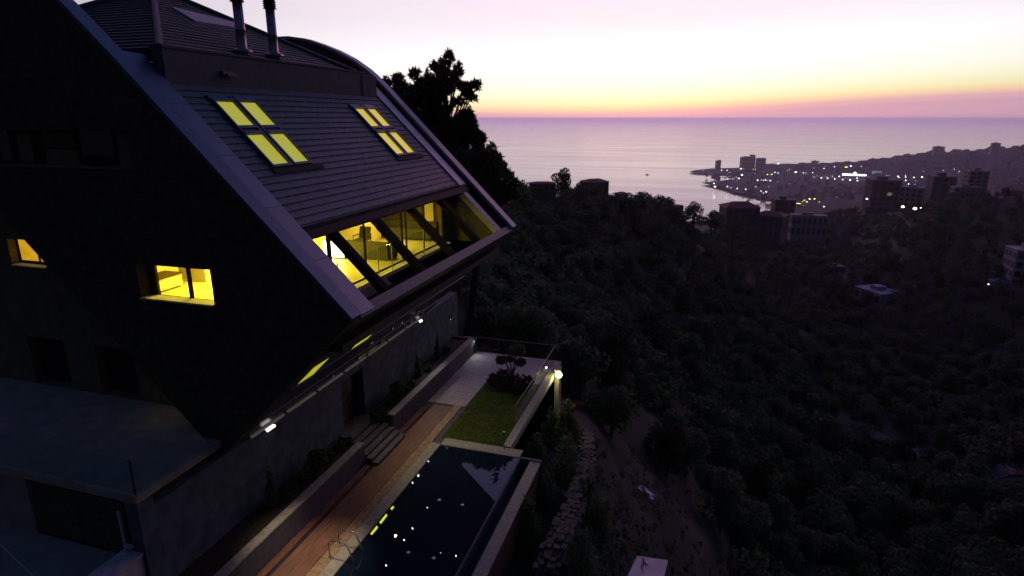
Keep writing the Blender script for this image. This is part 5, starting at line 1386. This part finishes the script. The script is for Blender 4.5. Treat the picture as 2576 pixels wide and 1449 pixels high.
for x, y, k, s_, w in ((665, 415, 'w', .9, 1), (745, 418, 'w', .9, 1), (945, 395, 'w', 1.0, 1.8), (985, 395, 'd', 1, 1), (1120, 403, 'y', .9, 1), (1155, 403, 'y', .9, 1), (960, 487, 'w', 1.3, 1.6), (400, 420, 'd', 1, 1), (555, 612, 'w', 1.2, 1), (570, 660, 'w', 1.5, 1.5), (750, 657, 'w', .9, 1), (800, 675, 'd', 1, 1), (893, 685, 'w', 1.1, 1), (1015, 698, 'w', 1.1, 1),
                   (1185, 562, 'w', 1.2, 1), (1370, 570, 'w', 1.2, 1), (1240, 560, 'd', 1, 1), (1270, 565, 'w', .7, 1), (1300, 560, 'w', .9, 1), (1330, 568, 'd', 1.2, 1), (1235, 720, 'w', .8, 1), (1312, 735, 'w', 1.2, 1.4), (1270, 755, 'd', 1, 1), (1350, 660, 'd', .9, 1), (1160, 660, 'd', .9, 2.5), (880, 793, 'd', 1.1, 1), (1437, 447, 'w', .9, 1), (1483, 458, 'c', 1.0, 1.8), (1392, 478, 'y', 1.1, 1.8), (1330, 478, 'w', .9, 1),
                   (1740, 445, 'w', 1.0, 2.6), (1850, 455, 'w', .9, 1), (1885, 462, 'd', 1, 1), (1985, 452, 'w', .9, 1), (2065, 317, 'd', 1.2, 1), (2167, 345, 'd', 1.1, 1), (2300, 365, 'w', .9, 1), (2150, 390, 'w', 1.0, 1), (1485, 322, 'w', 1.1, 1.8), (2470, 372, 'y', 1.1, 3), (2535, 358, 'w', 1.2, 1.2), (755, 535, 'w', .8, 1), (830, 540, 'w', .8, 1), (915, 538, 'w', 1.2, 1.3), (880, 520, 'd', 1, 1), (850, 520, 'd', .8, 1), (790, 510, 'd', .8, 1),
                   (2005, 520, 'd', 1.2, 1), (2110, 530, 'w', 1, 1), (2200, 535, 'w', 1, 1), (2305, 545, 'w', .9, 1), (2418, 555, 'w', .9, 1), (2525, 562, 'w', 1, 1), (2270, 500, 'w', .8, 1), (2370, 508, 'w', 1, 1), (2180, 505, 'd', .9, 1),
                   (1620, 420, 'd', 1, 1), (2000, 385, 'd', 1, 1), (1150, 462, 'd', .9, 1), (1270, 435, 'd', .9, 1), (620, 520, 'd', 1, 1.6)):
    town_lamp(*B7(x, y), k, s_, w)
for x, y, s_, w, k in ((1780, 905, 1.0, 5.0, 'y'), (1865, 855, .9, 2.0, 'y'), (1900, 880, 1.1, 2.0, 'y'), (1940, 838, .9, 2.0, 'w'), (2010, 840, 1.5, 1.3, 'y'), (2080, 880, .9, 1.3, 'y'), (2150, 933, 1.0, 1.6, 'w'), (1855, 915, .8, 1, 'd'), (1840, 872, .7, 2, 'y')):
    town_lamp(*B7(x, y), k, s_, w, lift=2)
for x, y, s_, k in ((60, 357, 1.0, 'w'), (215, 363, 1, 'c'), (745, 505, .9, 'w'), (760, 522, 1.2, 'w'), (857, 518, 1.2, 'w'), (978, 522, 1.2, 'w'), (1093, 522, 1.3, 'w'), (750, 573, 1.0, 'w'), (858, 567, 1.0, 'w'), (1003, 573, .9, 'd'), (775, 595, 1.0, 'w'), (900, 618, 1.1, 'w'), (990, 620, .9, 'd'), (630, 555, .9, 'w'), (160, 570, 1, 'w'), (50, 562, 1, 'w'), (155, 530, .9, 'w'), (455, 538, 1, 'd'), (2060, 172, .7, 'd'), (620, 490, .7, 'd')):
    town_lamp(*B7(x, y, 2380), k, s_)
for x, y, s_, k, lab in ((1358, 492, 1.9, 'b', 'bluish white lamp alone on the far slope above the dark blocks'), (300, 820, 1.9, 'w', 'bright white street lamp below the tall balconied block'), (820, 935, 2.9, 'w', 'large glaring street lamp, the left one of the bright pair'), (995, 962, 3.5, 'w', 'largest glaring street lamp, the right one of the bright pair'), (1080, 950, 1.1, 'w', 'small lamp just right of the largest glaring street lamp'), (1690, 842, 1.8, 'd', 'soft pale street lamp below the stepped pale block')):
    town_lamp(*B7(x, y, 2380), k, s_, 1.0, lab, near=3000 if k == 'b' else (560 if y < 900 else 480))
k = 0
while k < 40:
    u = random.uniform(1790, 2420); v = random.uniform(424, 500)
    if v > 452 and u < 1800 + (v - 452) * 2.6: continue
    k += 1; town_lamp(u, v, 'd' if k % 3 else 'w', .6, 1)
town_lamp(2487, 715, 'w', 1.5, 1.0, 'small white lamp on the low bluish shed near the right edge')
